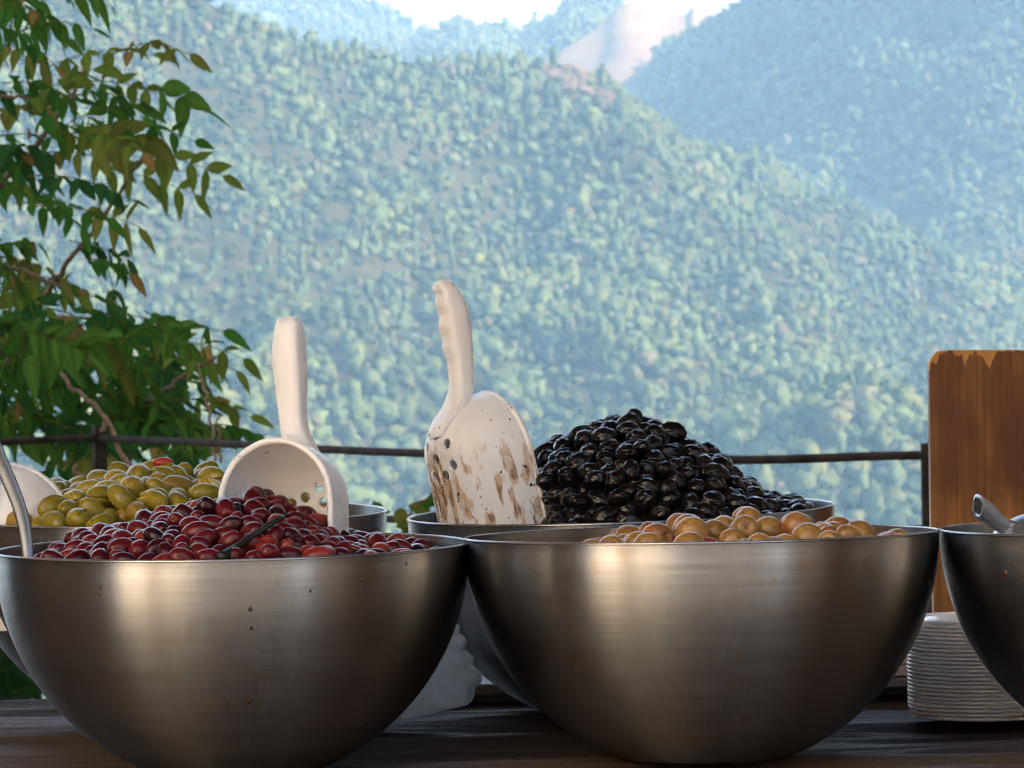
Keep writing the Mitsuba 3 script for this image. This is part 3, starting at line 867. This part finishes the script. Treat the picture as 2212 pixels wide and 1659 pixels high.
def compound(p0, p1, pairs, L, W, tone, rs):
    """A pinnate leaf from p0 to p1: stalk and leaflets as one mesh."""
    sag = np.linalg.norm(p1 - p0) * rs.uniform(0.03, 0.12)
    ts = np.linspace(0, 1, 10)
    line = p0 + (p1 - p0) * ts[:, None] + np.array([0, 0, 1.0]) * (sag * np.sin(ts * PI))[:, None]
    st = tube(line, np.linspace(0.0018, 0.0008, 10), 4, False)
    V, F, Cc = [st.vertices], [st.faces], [np.tile([0.16, 0.13, 0.03], (len(st.vertices), 1))]
    n = len(st.vertices)
    d = (p1 - p0) / np.linalg.norm(p1 - p0)
    up = np.array([0, 0, 1.0]) + 0.5 * rs.standard_normal(3)
    up -= d * (up @ d)
    up /= np.linalg.norm(up)
    sd_ = np.cross(d, up)
    for k in range(pairs + 1):
        t_ = (k + 1) / (pairs + 1)
        c = p0 + (p1 - p0) * t_ + np.array([0, 0, 1.0]) * sag * math.sin(t_ * PI)
        for s_ in ((-1, 1) if k < pairs else (0,)):
            ax = d * (0.35 if s_ else 1.0) + sd_ * s_ * 0.85 + np.array([0, 0, -1.0]) * rs.uniform(0.05, 0.9) + 0.22 * rs.standard_normal(3)
            ax /= np.linalg.norm(ax)
            nr_ = up + 0.5 * rs.standard_normal(3) + np.array([0, -0.55, 0])
            nr_ -= ax * (nr_ @ ax)
            nr_ /= np.linalg.norm(nr_)
            v_, f_ = leaflet(c, ax, nr_, L * rs.uniform(0.75, 1.15), W * rs.uniform(0.85, 1.15), rs.uniform(0.0, 0.35), rs.uniform(0.1, 0.5))
            col = np.array(tone) * rs.uniform(0.75, 1.25)
            if rs.random() < 0.03:
                col = np.array([0.17, 0.10, 0.03])
            cc = np.tile(col, (len(v_), 1))
            cc[1::3] *= 1.5
            V.append(v_)
            F.append(f_ + n)
            Cc.append(cc)
            n += len(v_)
    return trimesh.Trimesh(np.vstack(V), np.vstack(F), process=False), np.vstack(Cc)


shrub = thing('leafy_shrub', 'tall shrub with drooping compound leaves at the left behind the railing', 'shrub')
TONES = [(0.032, 0.086, 0.012), (0.050, 0.100, 0.014), (0.022, 0.062, 0.014), (0.086, 0.112, 0.016), (0.110, 0.108, 0.020)]
main_leaves = [((-20, 15), (120, 50)), ((40, 70), (200, 62)), ((90, 150), (330, 118)), ((230, 125), (410, 118)), ((190, 175), (345, 205)), ((300, 190), (440, 240)), ((120, 215), (300, 215)), ((20, 190), (190, 220)),
               ((230, 290), (420, 305)), ((270, 320), (480, 380)), ((120, 290), (310, 330)), ((-30, 300), (150, 310)), ((200, 360), (420, 420)), ((60, 380), (280, 430)), ((-40, 390), (120, 430)),
               ((30, 440), (230, 470)), ((160, 450), (300, 490)), ((150, 520), (275, 560)), ((190, 560), (280, 590)), ((-40, 560), (130, 600)), ((-20, 640), (170, 640)), ((60, 600), (200, 640)),
               ((170, 690), (300, 720)), ((260, 740), (360, 690)), ((300, 720), (480, 715)), ((350, 740), (525, 775)), ((330, 780), (510, 800)), ((240, 800), (430, 830)), ((-20, 720), (130, 790)), ((0, 800), (180, 850)),
               ((350, 860), (540, 900)), ((300, 880), (470, 930)), ((430, 920), (580, 950)), ((220, 850), (380, 900)), ((100, 860), (260, 920)), ((-10, 880), (150, 920)), ((-30, 100), (90, 130)), ((-20, 30), (60, -20)), ((110, -15), (230, 0))]
specs = [(a_, b_, None) for a_, b_ in main_leaves]


def edge_x(y):
    return np.interp(y, [-40, 60, 110, 250, 400, 450, 520, 620, 680, 700, 720, 790, 900, 950, 1000, 1100, 1500], [90, 130, 300, 360, 380, 330, 240, 200, 170, 250, 420, 460, 440, 480, 420, 380, 90])


while len(specs) < 118:
    y = lr.uniform(-60, 1000) if len(specs) < 90 else lr.uniform(640, 1000)
    x1 = edge_x(y) * lr.uniform(0.0, 1.0) ** (0.8 if y > 640 else 1.15)
    if 530 < y < 690 and x1 > 70:
        continue
    L = lr.uniform(90, 170)
    an = lr.normal(0.25, 0.5)
    specs.append(((x1 - L * math.cos(an), y - L * math.sin(an)), (x1, y), None))
for _ in range(26):
    x1, y = lr.uniform(-60, 120), lr.uniform(1330, 1540)
    specs.append(((x1 - 110, y - lr.uniform(-20, 80)), (x1, y), 7.6))
while len(specs) < 276:
    y = lr.uniform(660, 1500)
    x1 = lr.uniform(-60, 560) if y < 1150 else lr.uniform(-120, 120)
    if x1 > edge_x(y) + 60:
        continue
    L = lr.uniform(90, 160)
    an = lr.normal(0.5, 0.7)
    specs.append(((x1 - L * math.cos(an), y - L * math.sin(an)), (x1, y), 7.6))
for k, (a_, b_, yy) in enumerate(specs):
    Y0 = (lr.uniform(6.75, 8.2) if lr.random() < 0.75 else lr.uniform(5.3, 6.5)) if yy is None else lr.uniform(7.0, 9.2)
    if b_[1] > 800:
        Y0 = max(Y0, 7.0)
    p0, p1 = P(*a_, Y0), P(*b_, Y0 + lr.uniform(-0.18, 0.12))
    big = lr.random() < (0.25 if a_[0] < 150 and a_[1] > 180 else 0.08)
    L = (0.10 if big else 0.067) * (Y0 + 3.8) / 10.5
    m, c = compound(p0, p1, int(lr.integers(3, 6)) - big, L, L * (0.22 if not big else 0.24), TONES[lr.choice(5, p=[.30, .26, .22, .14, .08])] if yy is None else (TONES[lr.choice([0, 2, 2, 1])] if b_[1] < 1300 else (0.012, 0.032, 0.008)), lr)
    part(shrub, 'leaf', mikit.ply(m, LEAF, smooth=False, color=c))
for pts_, r0, r1, mt, nm in [([(-60, 480, 7.2), (0, 400, 7.2), (90, 300, 7.1), (150, 215, 7.0), (185, 150, 7.0)], .010, .005, BARK, 'branch'), ([(100, 640, 7.3), (160, 550, 7.2), (230, 460, 7.2), (300, 350, 7.1), (330, 290, 7.1)], .008, .003, BARK, 'branch'),
                             ([(-40, 560, 6.5), (60, 590, 6.5), (140, 625, 6.5)], .006, .003, BARK, 'branch'), ([(300, 880, 7.2), (420, 800, 7.2), (470, 770, 7.2)], .007, .004, BARK, 'branch'), ([(-120, 900, 7.5), (60, 760, 7.4), (170, 720, 7.4)], .012, .006, BARK, 'branch'),
                             ([(85, 735, 6.6), (120, 790, 6.6), (165, 840, 6.6), (215, 880, 6.6), (240, 920, 6.6), (262, 975, 6.6), (285, 1010, 6.6)], .0045, .006, DRY, 'dry_twig'), ([(232, 900, 6.6), (222, 935, 6.6)], .003, .0045, DRY, 'dry_twig'),
                             ([(428, 790, 6.7), (443, 850, 6.7), (455, 905, 6.7), (460, 1000, 6.7)], .003, .0045, DRY, 'dry_twig'), ([(470, 900, 6.7), (474, 950, 6.7), (478, 1000, 6.7)], .003, .0035, DRY, 'dry_twig'),
                             ([(160, 1005, 6.5), (185, 1060, 6.5), (215, 1120, 6.5)], .005, .004, DRY, 'dry_twig'), ([(-60, 200, 7.0), (60, 215, 7.0), (150, 232, 7.0)], .005, .003, BARK, 'branch')]:
    pp = spline([P(*q) for q in pts_], 18)
    pp += 0.003 * (np.random.default_rng(len(pts_)).standard_normal(pp.shape))
    part(shrub, nm, mikit.ply(tube(pp, np.linspace(r0, r1, 18), 7), mt, smooth=True))
tk = spline([[-2.1, 7.7, -1.2], [-2.05, 7.6, 0.2], [-1.9, 7.5, 1.0], [-1.75, 7.3, 1.7], [-1.6, 7.1, 2.4]], 20)
part(shrub, 'trunk', mikit.ply(tube(tk, np.linspace(0.07, 0.02, 20), 10), BARK, smooth=True))

# small vine on the railing between the back bowls
vine = thing('railing_vine', 'small green vine growing on the railing between the two back bowls', 'vine')
vr = np.random.default_rng(8)
for (px, py), sz, tn in [((930, 1085), .055, 0), ((905, 1092), .05, 3), ((945, 1070), .06, 1), ((812, 1090), .035, 1), ((825, 1100), .035, 0), ((880, 1130), .05, 3), ((872, 1118), .05, 4), ((885, 1150), .06, 3), ((1075, 1470), .06, 3), ((1050, 1462), .05, 4), ((1090, 1455), .06, 1), ((890, 1170), .05, 1)]:
    c = P(px, py, 4.9)
    ax = np.array([vr.uniform(-1, 1), vr.uniform(-.3, .3), vr.uniform(-.3, .9)])
    ax /= np.linalg.norm(ax)
    nr_ = np.array([vr.uniform(-.4, .4), -1, vr.uniform(0, .8)])
    nr_ -= ax * (nr_ @ ax)
    nr_ /= np.linalg.norm(nr_)
    v_, f_ = leaflet(c - ax * sz * .5, ax, nr_, sz, sz * .36, 0.25, 0.35)
    part(vine, 'leaf', mikit.ply(trimesh.Trimesh(v_, f_, process=False), LEAF, smooth=True, color=np.tile(np.array(TONES[tn]) * 1.2, (len(v_), 1))))
part(vine, 'stem', mikit.ply(tube(spline([P(1062, 1480, 4.9), P(1050, 1440, 4.9), P(1000, 1300, 4.9), P(905, 1180, 4.9), P(882, 1130, 4.9), P(905, 1085, 4.9), P(940, 1080, 4.9)], 30), 0.003, 6), DRY, smooth=True))

# ------------------------------------------------------------------ ground and hills
def paving_fn(p, n, uv):
    d1, d2, w = mikit.voronoi(p.x * 2.2, p.y * 2.2)
    joint = smoothstep(0.02, 0.06, d2 - d1)
    stone = mix((0.17, 0.16, 0.145), (0.27, 0.25, 0.225), w)
    grass = mix((0.22, 0.17, 0.06), (0.10, 0.11, 0.03), fbm(p.x * 0.4, p.y * 0.4, 0, 3))
    return mix(mix((0.14, 0.12, 0.10), stone, joint), grass, smoothstep(5.5, 7.5, p.y - p.x * -0.9))


PAVE = bs('stone_paving', principled(proc(paving_fn), 0.8))
gy = np.concatenate([np.linspace(-30, 4.9, 12), [5.0, 5.6, 7.2, 7.4], np.linspace(8, 40, 10), np.linspace(60, 1000, 20)])
gx = np.concatenate([[-900, -300, -80], np.linspace(-30, 30, 24), [80, 300, 900]])
GX, GY = np.meshgrid(gx, gy, indexing='ij')
edge = np.interp(GX, [-3, -1.1, 0.2, 1, 4], [7.3, 7.2, 5.0, 5.0, 5.0])
over = np.maximum(GY - edge, 0)
gz = -np.where(over < 25, over * 0.55, 13.75 + (over - 25) * 0.16) - np.where(over > 0, 0.15, 0)
gz = np.maximum(gz, -150) + np.where(over > 3, 2.0 * (meshkit.fbm(np.stack([GX * .05, GY * .05, 0 * GX], -1), 3) - .5), 0)
struct('ground', mikit.ply((np.stack([GX, GY, gz], -1).reshape(-1, 3), tri(grid_faces(len(gx), len(gy)))[:, ::-1]), PAVE, smooth=True))


class Hill:
    def __init__(s, name, ridge, rY, foot_py, fY, seed, rough, power=1.0, px=(-420, 2640)):
        s.name, s.rough, s.seed, s.power = name, rough, seed, power
        s.rx, s.ry = np.array(ridge, float).T
        s.YX, s.YY = np.array(rY, float).T
        s.fpy, s.fY, s.px = foot_py, fY, px

    def ridge(s, px):
        from scipy.interpolate import PchipInterpolator
        return PchipInterpolator(s.rx, s.ry)(np.clip(px, s.rx[0], s.rx[-1]))

    def point(s, px, v, extra=True):
        """Surface point for direction column px, v = 0 at the foot, 1 at the ridge, beyond 1 the far side."""
        px, v = np.broadcast_arrays(np.asarray(px, float), np.asarray(v, float))
        ry, RY = s.ridge(px), np.interp(px, s.YX, s.YY)
        fY = s.fY + 0 * px
        Yd = fY + (RY - fY) * v
        pr, pf = P_many(px, ry, RY), P_many(px, np.full(px.shape, float(s.fpy)), fY)
        vv = np.clip(v, 0, 1)
        z = pf[..., 2] + (pr[..., 2] - pf[..., 2]) * (vv ** s.power) - np.maximum(v - 1, 0) * np.abs(RY - fY) * 0.55
        x = (pf[..., 0] / (fY - CAM[1]) * (1 - vv) + pr[..., 0] / (RY - CAM[1]) * vv) * (Yd - CAM[1])
        q = np.stack([x, Yd, z], -1)
        n = meshkit.fbm(q * [0.012, 0.008, 0] + s.seed, 4) - 0.5
        gul = np.abs(meshkit.fbm(q * [0.013, 0.005, 0] + s.seed * 2.7, 3) - 0.5)
        w = np.clip(np.minimum(vv, 1.02 - vv) * 5, 0.0, 1)
        q[..., 2] += s.rough * (1.3 * n - 1.1 * (0.16 - gul)) * w
        return q

    def mesh(s, n=150, m=110):
        px, v = np.meshgrid(np.linspace(*s.px, n), np.r_[np.linspace(-0.25, 1, m - 12), np.linspace(1.03, 1.6, 12)], indexing='ij')
        q = s.point(px, v)
        return trimesh.Trimesh(q.reshape(-1, 3), tri(grid_faces(n, m))[:, ::-1], process=False)


def P_many(px, py, Y):
    d = FWD + RIGHT * ((px - CX) / FPX)[..., None] - UP * ((py - CY) / FPX)[..., None]
    return CAM + d * ((Y - CAM[1]) / d[..., 1])[..., None]


SOIL = bs('forest_floor', {'type': 'twosided', 'bsdf': {'type': 'diffuse', 'reflectance': mottled((0.016, 0.020, 0.010), (0.036, 0.034, 0.018), 0.15)}})


def rock_fn(p, n, uv):
    a_ = fbm(p.x * 0.03, p.y * 0.02, p.z * 0.10, 4)
    b_ = fbm(p.x * 0.15, p.y * 0.1, p.z * 0.4 + 5, 3)
    return mix((0.088, 0.064, 0.045), (0.155, 0.114, 0.083), 0.6 * a_ + 0.4 * b_)


ROCK = bs('bare_rock', {'type': 'twosided', 'bsdf': {'type': 'diffuse', 'reflectance': proc(rock_fn)}})
near = Hill('wooded_hill', [(-420, -330), (300, -70), (440, 0), (516, 42), (600, 66), (692, 97), (800, 121), (889, 136), (1049, 148), (1140, 157), (1209, 163), (1290, 196), (1348, 227), (1440, 282), (1530, 332), (1700, 398), (1900, 490), (2000, 540), (2212, 628), (2640, 830)],
            [(-420, 1300), (500, 1400), (1200, 1500), (1600, 1570), (2212, 1660), (2640, 1720)], 1480, 1010, 3, 66, 0.92)
right = Hill('wooded_hill_right', [(1100, 260), (1240, 195), (1290, 165), (1380, 130), (1450, 92), (1510, 62), (1560, 30), (1620, -20), (1800, -140), (2300, -360), (2640, -480)], [(1100, 2620), (1400, 2450), (2000, 2180), (2640, 1980)], 700, 1730, 5, 44, 0.95, (1120, 2640))
mid = Hill('back_hill', [(480, 210), (700, 140), (800, 95), (880, 84), (937, 68), (985, 56), (1012, 52), (1050, 54), (1090, 62), (1124, 70), (1140, 66), (1156, 54), (1190, 34), (1210, 14), (1240, -8), (1290, -16), (1335, 2), (1375, 34), (1420, 80), (1520, 110), (1640, 140)], [(480, 2700), (1500, 2900)], 420, 2150, 7, 22, 0.95, (500, 1640))
far = Hill('far_hill', [(-420, -420), (300, -220), (600, -80), (836, 18), (870, 40), (900, 58), (937, 72), (1010, 100), (1300, 200)], [(-420, 3400), (1300, 3300)], 420, 2650, 9, 30, 0.95, (-420, 1200))
sand = Hill('bare_slope', [(1100, 190), (1150, 146), (1190, 124), (1245, 88), (1290, 58), (1338, 12), (1360, 2), (1385, 0), (1402, 10), (1420, 26), (1450, 32), (1480, 28), (1492, 14), (1500, 10), (1508, 22), (1530, 30), (1600, 50), (1700, 90)], [(1120, 2400), (1700, 2720)], 300, 2180, 11, 16, 1.0, (1120, 1660))
for h, mt in ((near, SOIL), (right, SOIL), (mid, SOIL), (far, SOIL), (sand, ROCK)):
    name = {'wooded_hill': 'hillside', 'wooded_hill_right': 'hillside_001', 'back_hill': 'hillside_002', 'far_hill': 'hillside_003', 'bare_slope': 'bare_hillside'}[h.name]
    struct(name, mikit.ply(h.mesh(*((300, 110) if h is sand else (150, 110))), mt, smooth=True))

# the woods: crowns of many small leaf clumps, one mesh per hillside
FOREST = bs('forest_foliage', {'type': 'twosided', 'bsdf': {'type': 'diffuse', 'reflectance': {'type': 'mesh_attribute', 'name': 'vertex_color'}}})


def woods(h, step, lobes, quads, size, rad, seed, view=(-120, 2330), pymin=-70, bare=None):
    r = np.random.default_rng(seed)
    Ymax = h.YY.max() + 40
    pts = []
    for Yr in np.arange(h.fY, Ymax, step * 0.85):
        half0, half1 = [(q - CX) / FPX * (Yr + 4) for q in view]
        x = np.arange(half0, half1, step)
        x = x + r.uniform(-.42, .42, len(x)) * step
        Yv = Yr + r.uniform(-.42, .42, len(x)) * step
        px = CX + x / (Yv + 3.82) * FPX
        pts.append(np.stack([px, Yv], -1))
    pts = np.vstack(pts)
    px, Yv = pts.T
    RY = np.interp(px, h.YX, h.YY)
    v = (Yv - h.fY) / (RY - h.fY)
    ok = (v > 0) & (v < 1.04) & (px > h.px[0]) & (px < h.px[1])
    q = h.point(px[ok], v[ok])
    vv = v[ok]
    sx, sy, _ = to_px(q)
    k = (sx > view[0]) & (sx < view[1]) & (sy > pymin) & (sy < 1560)
    clump = meshkit.fbm(q * [0.055, 0.030, 0.0] + seed, 3)
    k &= r.random(len(q)) < np.clip(0.85 + 1.5 * (clump - 0.42), 0.7, 1)
    if bare is not None:
        k &= ~bare(sx, sy, r)
    q, sy = q[k], sy[k]
    N = len(q)
    kind = r.random(N) < (0.38 + 0.5 * (meshkit.noise(q * 0.012 + 5) - 0.5))     # pointed or round
    lower = np.clip((sy - 700) / 400, 0, 1)
    grove = meshkit.fbm(q * [0.055, 0.030, 0.0] + seed, 3) - 0.48
    s = size * np.exp(r.normal(0, 0.27, N).clip(-.6, .5)) * (0.74 + 0.40 * lower) * np.exp(0.9 * grove)
    hgt = np.where(kind, r.uniform(1.35, 2.0, N), r.uniform(0.95, 1.35, N)) * s * rad
    wid = np.where(kind, r.uniform(0.62, 0.85, N), r.uniform(0.9, 1.2, N)) * s * rad
    # each crown: a few rough lobes plus loose leaf clumps standing off them
    ico = trimesh.creation.icosphere(1, 1.0)
    iv, if_ = ico.vertices, ico.faces
    nl = lobes
    kk = (np.arange(nl) + 0.5) / nl
    ang = r.uniform(0, 2 * PI, (N, nl))
    lr_ = np.where(kind[:, None], (1.05 - 0.62 * kk)[None], r.uniform(0.62, 0.9, (N, nl)))
    lz = np.where(kind[:, None], (0.22 + 0.62 * kk)[None], r.uniform(0.35, 0.72, (N, nl)))
    lo = np.where(kind[:, None], 0.10, 0.42) * r.uniform(0.5, 1.2, (N, nl))
    lc = q[:, None] + np.stack([np.cos(ang) * lo * wid[:, None], np.sin(ang) * lo * wid[:, None], lz * hgt[:, None] * 1.15], -1)
    lsz = np.stack([lr_ * wid[:, None], lr_ * wid[:, None], np.where(kind[:, None], 0.36 if nl > 1 else 0.55, 0.55 if nl == 1 else 0.46) * hgt[:, None] + 0 * lr_], -1)
    rough_ = (1 + r.normal(0, 0.13, (N, nl, len(iv), 1))).clip(0.6, 1.5)
    Vl = lc[:, :, None] + iv[None, None] * lsz[:, :, None] * rough_ * 1.0
    Nl = iv[None, None] / lsz[:, :, None] * lsz.min(-1)[:, :, None, None] + 0.15 * r.standard_normal((N, nl, len(iv), 3)) + [0, 0, 0.12]
    Nl /= np.linalg.norm(Nl, axis=-1, keepdims=True)
    Fl = (if_[None] + (np.arange(N * nl) * len(iv))[:, None, None]).reshape(-1, 3)
    # loose clumps
    who = r.integers(nl, size=(N, quads))
    d_ = r.standard_normal((N, quads, 3)) + [0, 0, 0.35]
    d_ /= np.linalg.norm(d_, axis=-1, keepdims=True)
    row = np.arange(N)[:, None]
    c = lc[row, who] + d_ * lsz[row, who] * r.uniform(0.90, 1.18, (N, quads, 1))
    smoothn = d_ + 0.16 * r.standard_normal((N, quads, 3)) + [0, 0, 0.12]
    smoothn /= np.linalg.norm(smoothn, axis=-1, keepdims=True)
    nrm = d_ + 0.6 * r.standard_normal((N, quads, 3))
    nrm /= np.linalg.norm(nrm, axis=-1, keepdims=True)
    t1 = np.cross(nrm, r.standard_normal((N, quads, 3)))
    t1 /= np.linalg.norm(t1, axis=-1, keepdims=True)
    t2 = np.cross(nrm, t1)
    qs = (s * rad)[:, None, None] * r.uniform(0.12, 0.26, (N, quads, 1))
    Vq = np.stack([c - t1 * qs - t2 * qs * .7, c + t1 * qs - t2 * qs * .8, c + t1 * qs * .8 + t2 * qs, c - t1 * qs * .7 + t2 * qs * .9], 2)
    Fq = tri(np.arange(N * quads * 4).reshape(-1, 4))
    V = np.vstack([Vl.reshape(-1, 3), Vq.reshape(-1, 3)])
    F = np.vstack([Fl, Fq + N * nl * len(iv)])
    nn = np.vstack([Nl.reshape(-1, 3), np.repeat(smoothn[:, :, None], 4, 2).reshape(-1, 3)])
    pal = np.array([(0.061, 0.083, 0.039), (0.054, 0.078, 0.039), (0.069, 0.085, 0.038), (0.075, 0.080, 0.042), (0.078, 0.070, 0.047), (0.057, 0.082, 0.041)])
    dark = np.array([(0.032, 0.048, 0.024), (0.040, 0.056, 0.026), (0.027, 0.042, 0.022)])        # evergreen oaks among the pale pines
    col = pal[r.choice(len(pal), N, p=[.34, .26, .2, .06, .02, .12])]
    oak = r.random(N) < np.clip(0.30 - 3.4 * grove[:] + 0.3 * (meshkit.noise(q * [0.02, 0.012, 0] + 3) - 0.5), 0.05, 0.95)
    col = np.where(oak[:, None], dark[r.integers(3, size=N)], col) * np.exp(r.normal(0, 0.10, N))[:, None]
    patch = meshkit.fbm(q * [0.01, 0.01, 0.01] + 11, 3)[:, None] - 0.5
    col = np.clip(col * (1 + 0.7 * patch * np.array([1.2, 1.0, 0.5])), 0.015, 0.17)
    Cl = col[:, None, None] * r.uniform(0.85, 1.15, (N, nl, 1, 1)) * (1 + 0.25 * (rough_ - 1)) * np.ones((1, 1, len(iv), 3))
    Cq = np.repeat((col[:, None] * r.uniform(0.85, 1.2, (N, quads, 1)))[:, :, None], 4, 2)
    print(h.name, 'trees', N, 'triangles', len(F))
    path = meshkit.write_ply((V, F), False, None, np.vstack([Cl.reshape(-1, 3), Cq.reshape(-1, 3)]), normals=nn)
    return {'type': 'ply', 'filename': path, 'face_normals': False, 'bsdf': {'type': 'ref', 'id': FOREST}}


def rocky(sx, sy, r):
    """The crag on the near hill's crest stays bare."""
    d = ((sx - 1270) / 120) ** 2 + ((sy - (178 + (sx - 1270) * 0.34)) / 34) ** 2
    return (d < 1) & (r.random(len(sx)) < 0.6)


stuff('forest', woods(near, 3.9, 1, 26, 1.0, 2.6, 31, bare=rocky), 'dense sunlit wood covering the near hillside behind the stall', 'forest')
stuff('forest_001', woods(right, 5.0, 1, 14, 1.0, 2.9, 32, view=(1150, 2330)), 'hazy blue-green wood on the right-hand hillside', 'forest')
stuff('forest_002', woods(mid, 7.0, 1, 8, 1.0, 3.6, 33, view=(480, 1500), bare=lambda x, y, r: (x > 1150) & (y > np.interp(x, [1150, 1180, 1262, 1338, 1400], [180, 150, 96, 20, -60]))), 'bluish wood on the hill below the gap of sky', 'forest')
stuff('forest_003', woods(far, 9, 1, 6, 1.0, 4.6, 34, view=(-120, 1100)), 'faint blue wood on the farthest hill at upper left', 'forest')

# a crag of rock on the crest of the near hill
cr = np.random.default_rng(4)
crag = []
for k in range(46):
    px = cr.uniform(1150, 1350)
    q = near.point(px, np.array(cr.uniform(0.90, 1.0)))
    m = trimesh.creation.icosphere(2, 1.0)
    vv = np.sign(m.vertices) * np.abs(m.vertices) ** 0.6 * (0.35 + 1.2 * meshkit.fbm(m.vertices * 2.2 + k * 9, 3))[:, None] * cr.uniform(1.0, 2.4) * [1.2, 1, 0.9]
    crag.append(trimesh.Trimesh(vv + q + [0, 0, 0.6], m.faces, process=False))
struct('rock_outcrop', mikit.ply(join(crag), ROCK, smooth=False))

# ------------------------------------------------------------------ the lane behind the camera: sunlit house fronts, shade of the house on the right, awning
def plaster(c0, c1):
    def fn(p, n, uv):
        f = fbm(p.x * 0.8, p.y * 0.8, p.z * 0.8, 4)
        g_ = fbm(p.x * 9, p.y * 9, p.z * 9, 3)
        return mix(c0, c1, 0.7 * f + 0.3 * g_)
    return proc(fn)


OCHRE = bs('ochre_plaster', principled(plaster((0.77, 0.73, 0.68), (0.85, 0.81, 0.76)), 0.9))
CREAM = bs('cream_plaster', principled(plaster((0.55, 0.45, 0.34), (0.68, 0.58, 0.46)), 0.9))
SHADEWALL = bs('stone_wall', principled(plaster((0.28, 0.23, 0.18), (0.42, 0.36, 0.29)), 0.9))
SHUTTER = bs('shutter_paint', principled((0.06, 0.10, 0.11), 0.6))
DOOR = bs('door_wood', principled((0.10, 0.045, 0.02), 0.6))
TILE = bs('roof_tile', principled((0.36, 0.15, 0.08), 0.8))
AWN = bs('awning_canvas', principled((0.060, 0.045, 0.035), 0.9))
PANE = bs('window_glass', principled((0.02, 0.025, 0.03), 0.1, specular=0.6))


def house(name, label, m_wall, x0, x1, y0, y1, hgt, face, openings):
    """A house front; FACE '+x', '+y' or '-x' carries the openings (along, bottom, width, height, kind)."""
    k = thing(name, label, 'house')
    part(k, 'wall', mikit.ply(moved(trimesh.creation.box((x1 - x0, y1 - y0, hgt)), t=((x0 + x1) / 2, (y0 + y1) / 2, hgt / 2 - 0.02)), m_wall))
    part(k, 'roof', mikit.ply(moved(trimesh.creation.box((x1 - x0 + 0.6, y1 - y0 + 0.6, 0.25)), t=((x0 + x1) / 2, (y0 + y1) / 2, hgt + 0.107)), TILE))
    for al, bo, w, h_, kind in openings:
        def put(nm, da, width, dz, height, out, mt):
            c = {'+x': (x1 + out, al + da, bo + dz + height / 2), '-x': (x0 - out, al + da, bo + dz + height / 2), '+y': (al + da, y1 + out, bo + dz + height / 2)}[face]
            e = (0.08, width, height) if 'x' in face else (width, 0.08, height)
            part(k, nm, mikit.ply(moved(trimesh.creation.box(e), t=c), mt))
        if kind == 'door':
            put('door', 0, w, 0, h_, -0.02, DOOR)
        else:
            put('window', 0, w, 0, h_, -0.03, PANE)
            put('shutter', -w * 0.75, w * 0.5, 0, h_, 0.03, SHUTTER)
            put('shutter', w * 0.75, w * 0.5, 0, h_, 0.03, SHUTTER)
    return k


house('ochre_house', 'ochre house front across the lane at the left, in full sun', OCHRE, -9.5, -3.3, -13, -2.2, 8.5, '+x',
      [(-4.6, 0, 1.1, 2.3, 'door'), (-6.9, 1.0, 0.9, 1.4, 'w'), (-9.2, 0, 1.2, 2.4, 'door'), (-11.4, 1.0, 0.9, 1.4, 'w'), (-4.6, 4.2, 0.9, 1.5, 'w'), (-6.9, 4.2, 0.9, 1.5, 'w'), (-9.2, 4.2, 0.9, 1.5, 'w'), (-11.4, 4.2, 0.9, 1.5, 'w')])
house('timber_shed', 'dark timber shed at the left of the stall', DARKWOOD, -7.5, -4.0, -1.7, 3.6, 3.4, '+x', [(0.5, 0, 1.2, 2.2, 'door')])
house('cream_house', 'cream house front across the square behind the camera', CREAM, -3.0, 9, -19, -14, 9, '+y',
      [(-2.0, 0, 1.2, 2.4, 'door'), (0.0, 0.9, 1.1, 1.5, 'w'), (2.2, 0, 1.6, 2.6, 'door'), (5.2, 0.9, 1.1, 1.5, 'w'), (-2.0, 4.2, 0.9, 1.6, 'w'), (0.0, 4.2, 0.9, 1.6, 'w'), (2.2, 4.2, 0.9, 1.6, 'w'), (5.2, 4.2, 0.9, 1.6, 'w')])
house('stone_house', 'stone house on the right whose shade covers the stall', SHADEWALL, 3.2, 9.5, -4.0, 10.5, 6.0, '-x', [(-1.5, 0, 1.1, 2.2, 'door'), (2.5, 1.1, 0.9, 1.3, 'w'), (2.5, 4.2, 0.9, 1.4, 'w')])

aw = thing('stall_awning', 'dark canvas awning on four poles over the stall', 'awning')
ax_, ay_ = np.meshgrid(np.linspace(-2.0, 2.2, 22), np.linspace(-1.0, 1.7, 16), indexing='ij')
az_ = 2.35 + 0.30 * (1 - np.maximum(np.abs((ax_ - .1) / 2.1), np.abs((ay_ - .35) / 1.35))) - 0.02
part(aw, 'canvas', mikit.ply((np.stack([ax_, ay_, az_], -1).reshape(-1, 3), tri(grid_faces(22, 16))), AWN, smooth=True))
for x in (-1.95, 2.15):
    for y in (-0.95, 1.65):
        part(aw, 'pole', mikit.ply(tube([[x, y, 0], [x, y, 1.2], [x, y, 2.33]], 0.02, 10), RAIL, smooth=40))

# ------------------------------------------------------------------ the air between the stall and the hills
scene['haze'] = {'type': 'cube', 'to_world': T().translate([0, 1600, 60]).scale([1800, 2600, 240]), 'bsdf': {'type': 'null'}, 'interior': {'type': 'ref', 'id': 'haze_air'}}
labels['haze'] = {'kind': 'stuff', 'label': 'thin blue haze filling the air of the valley', 'category': 'haze'}
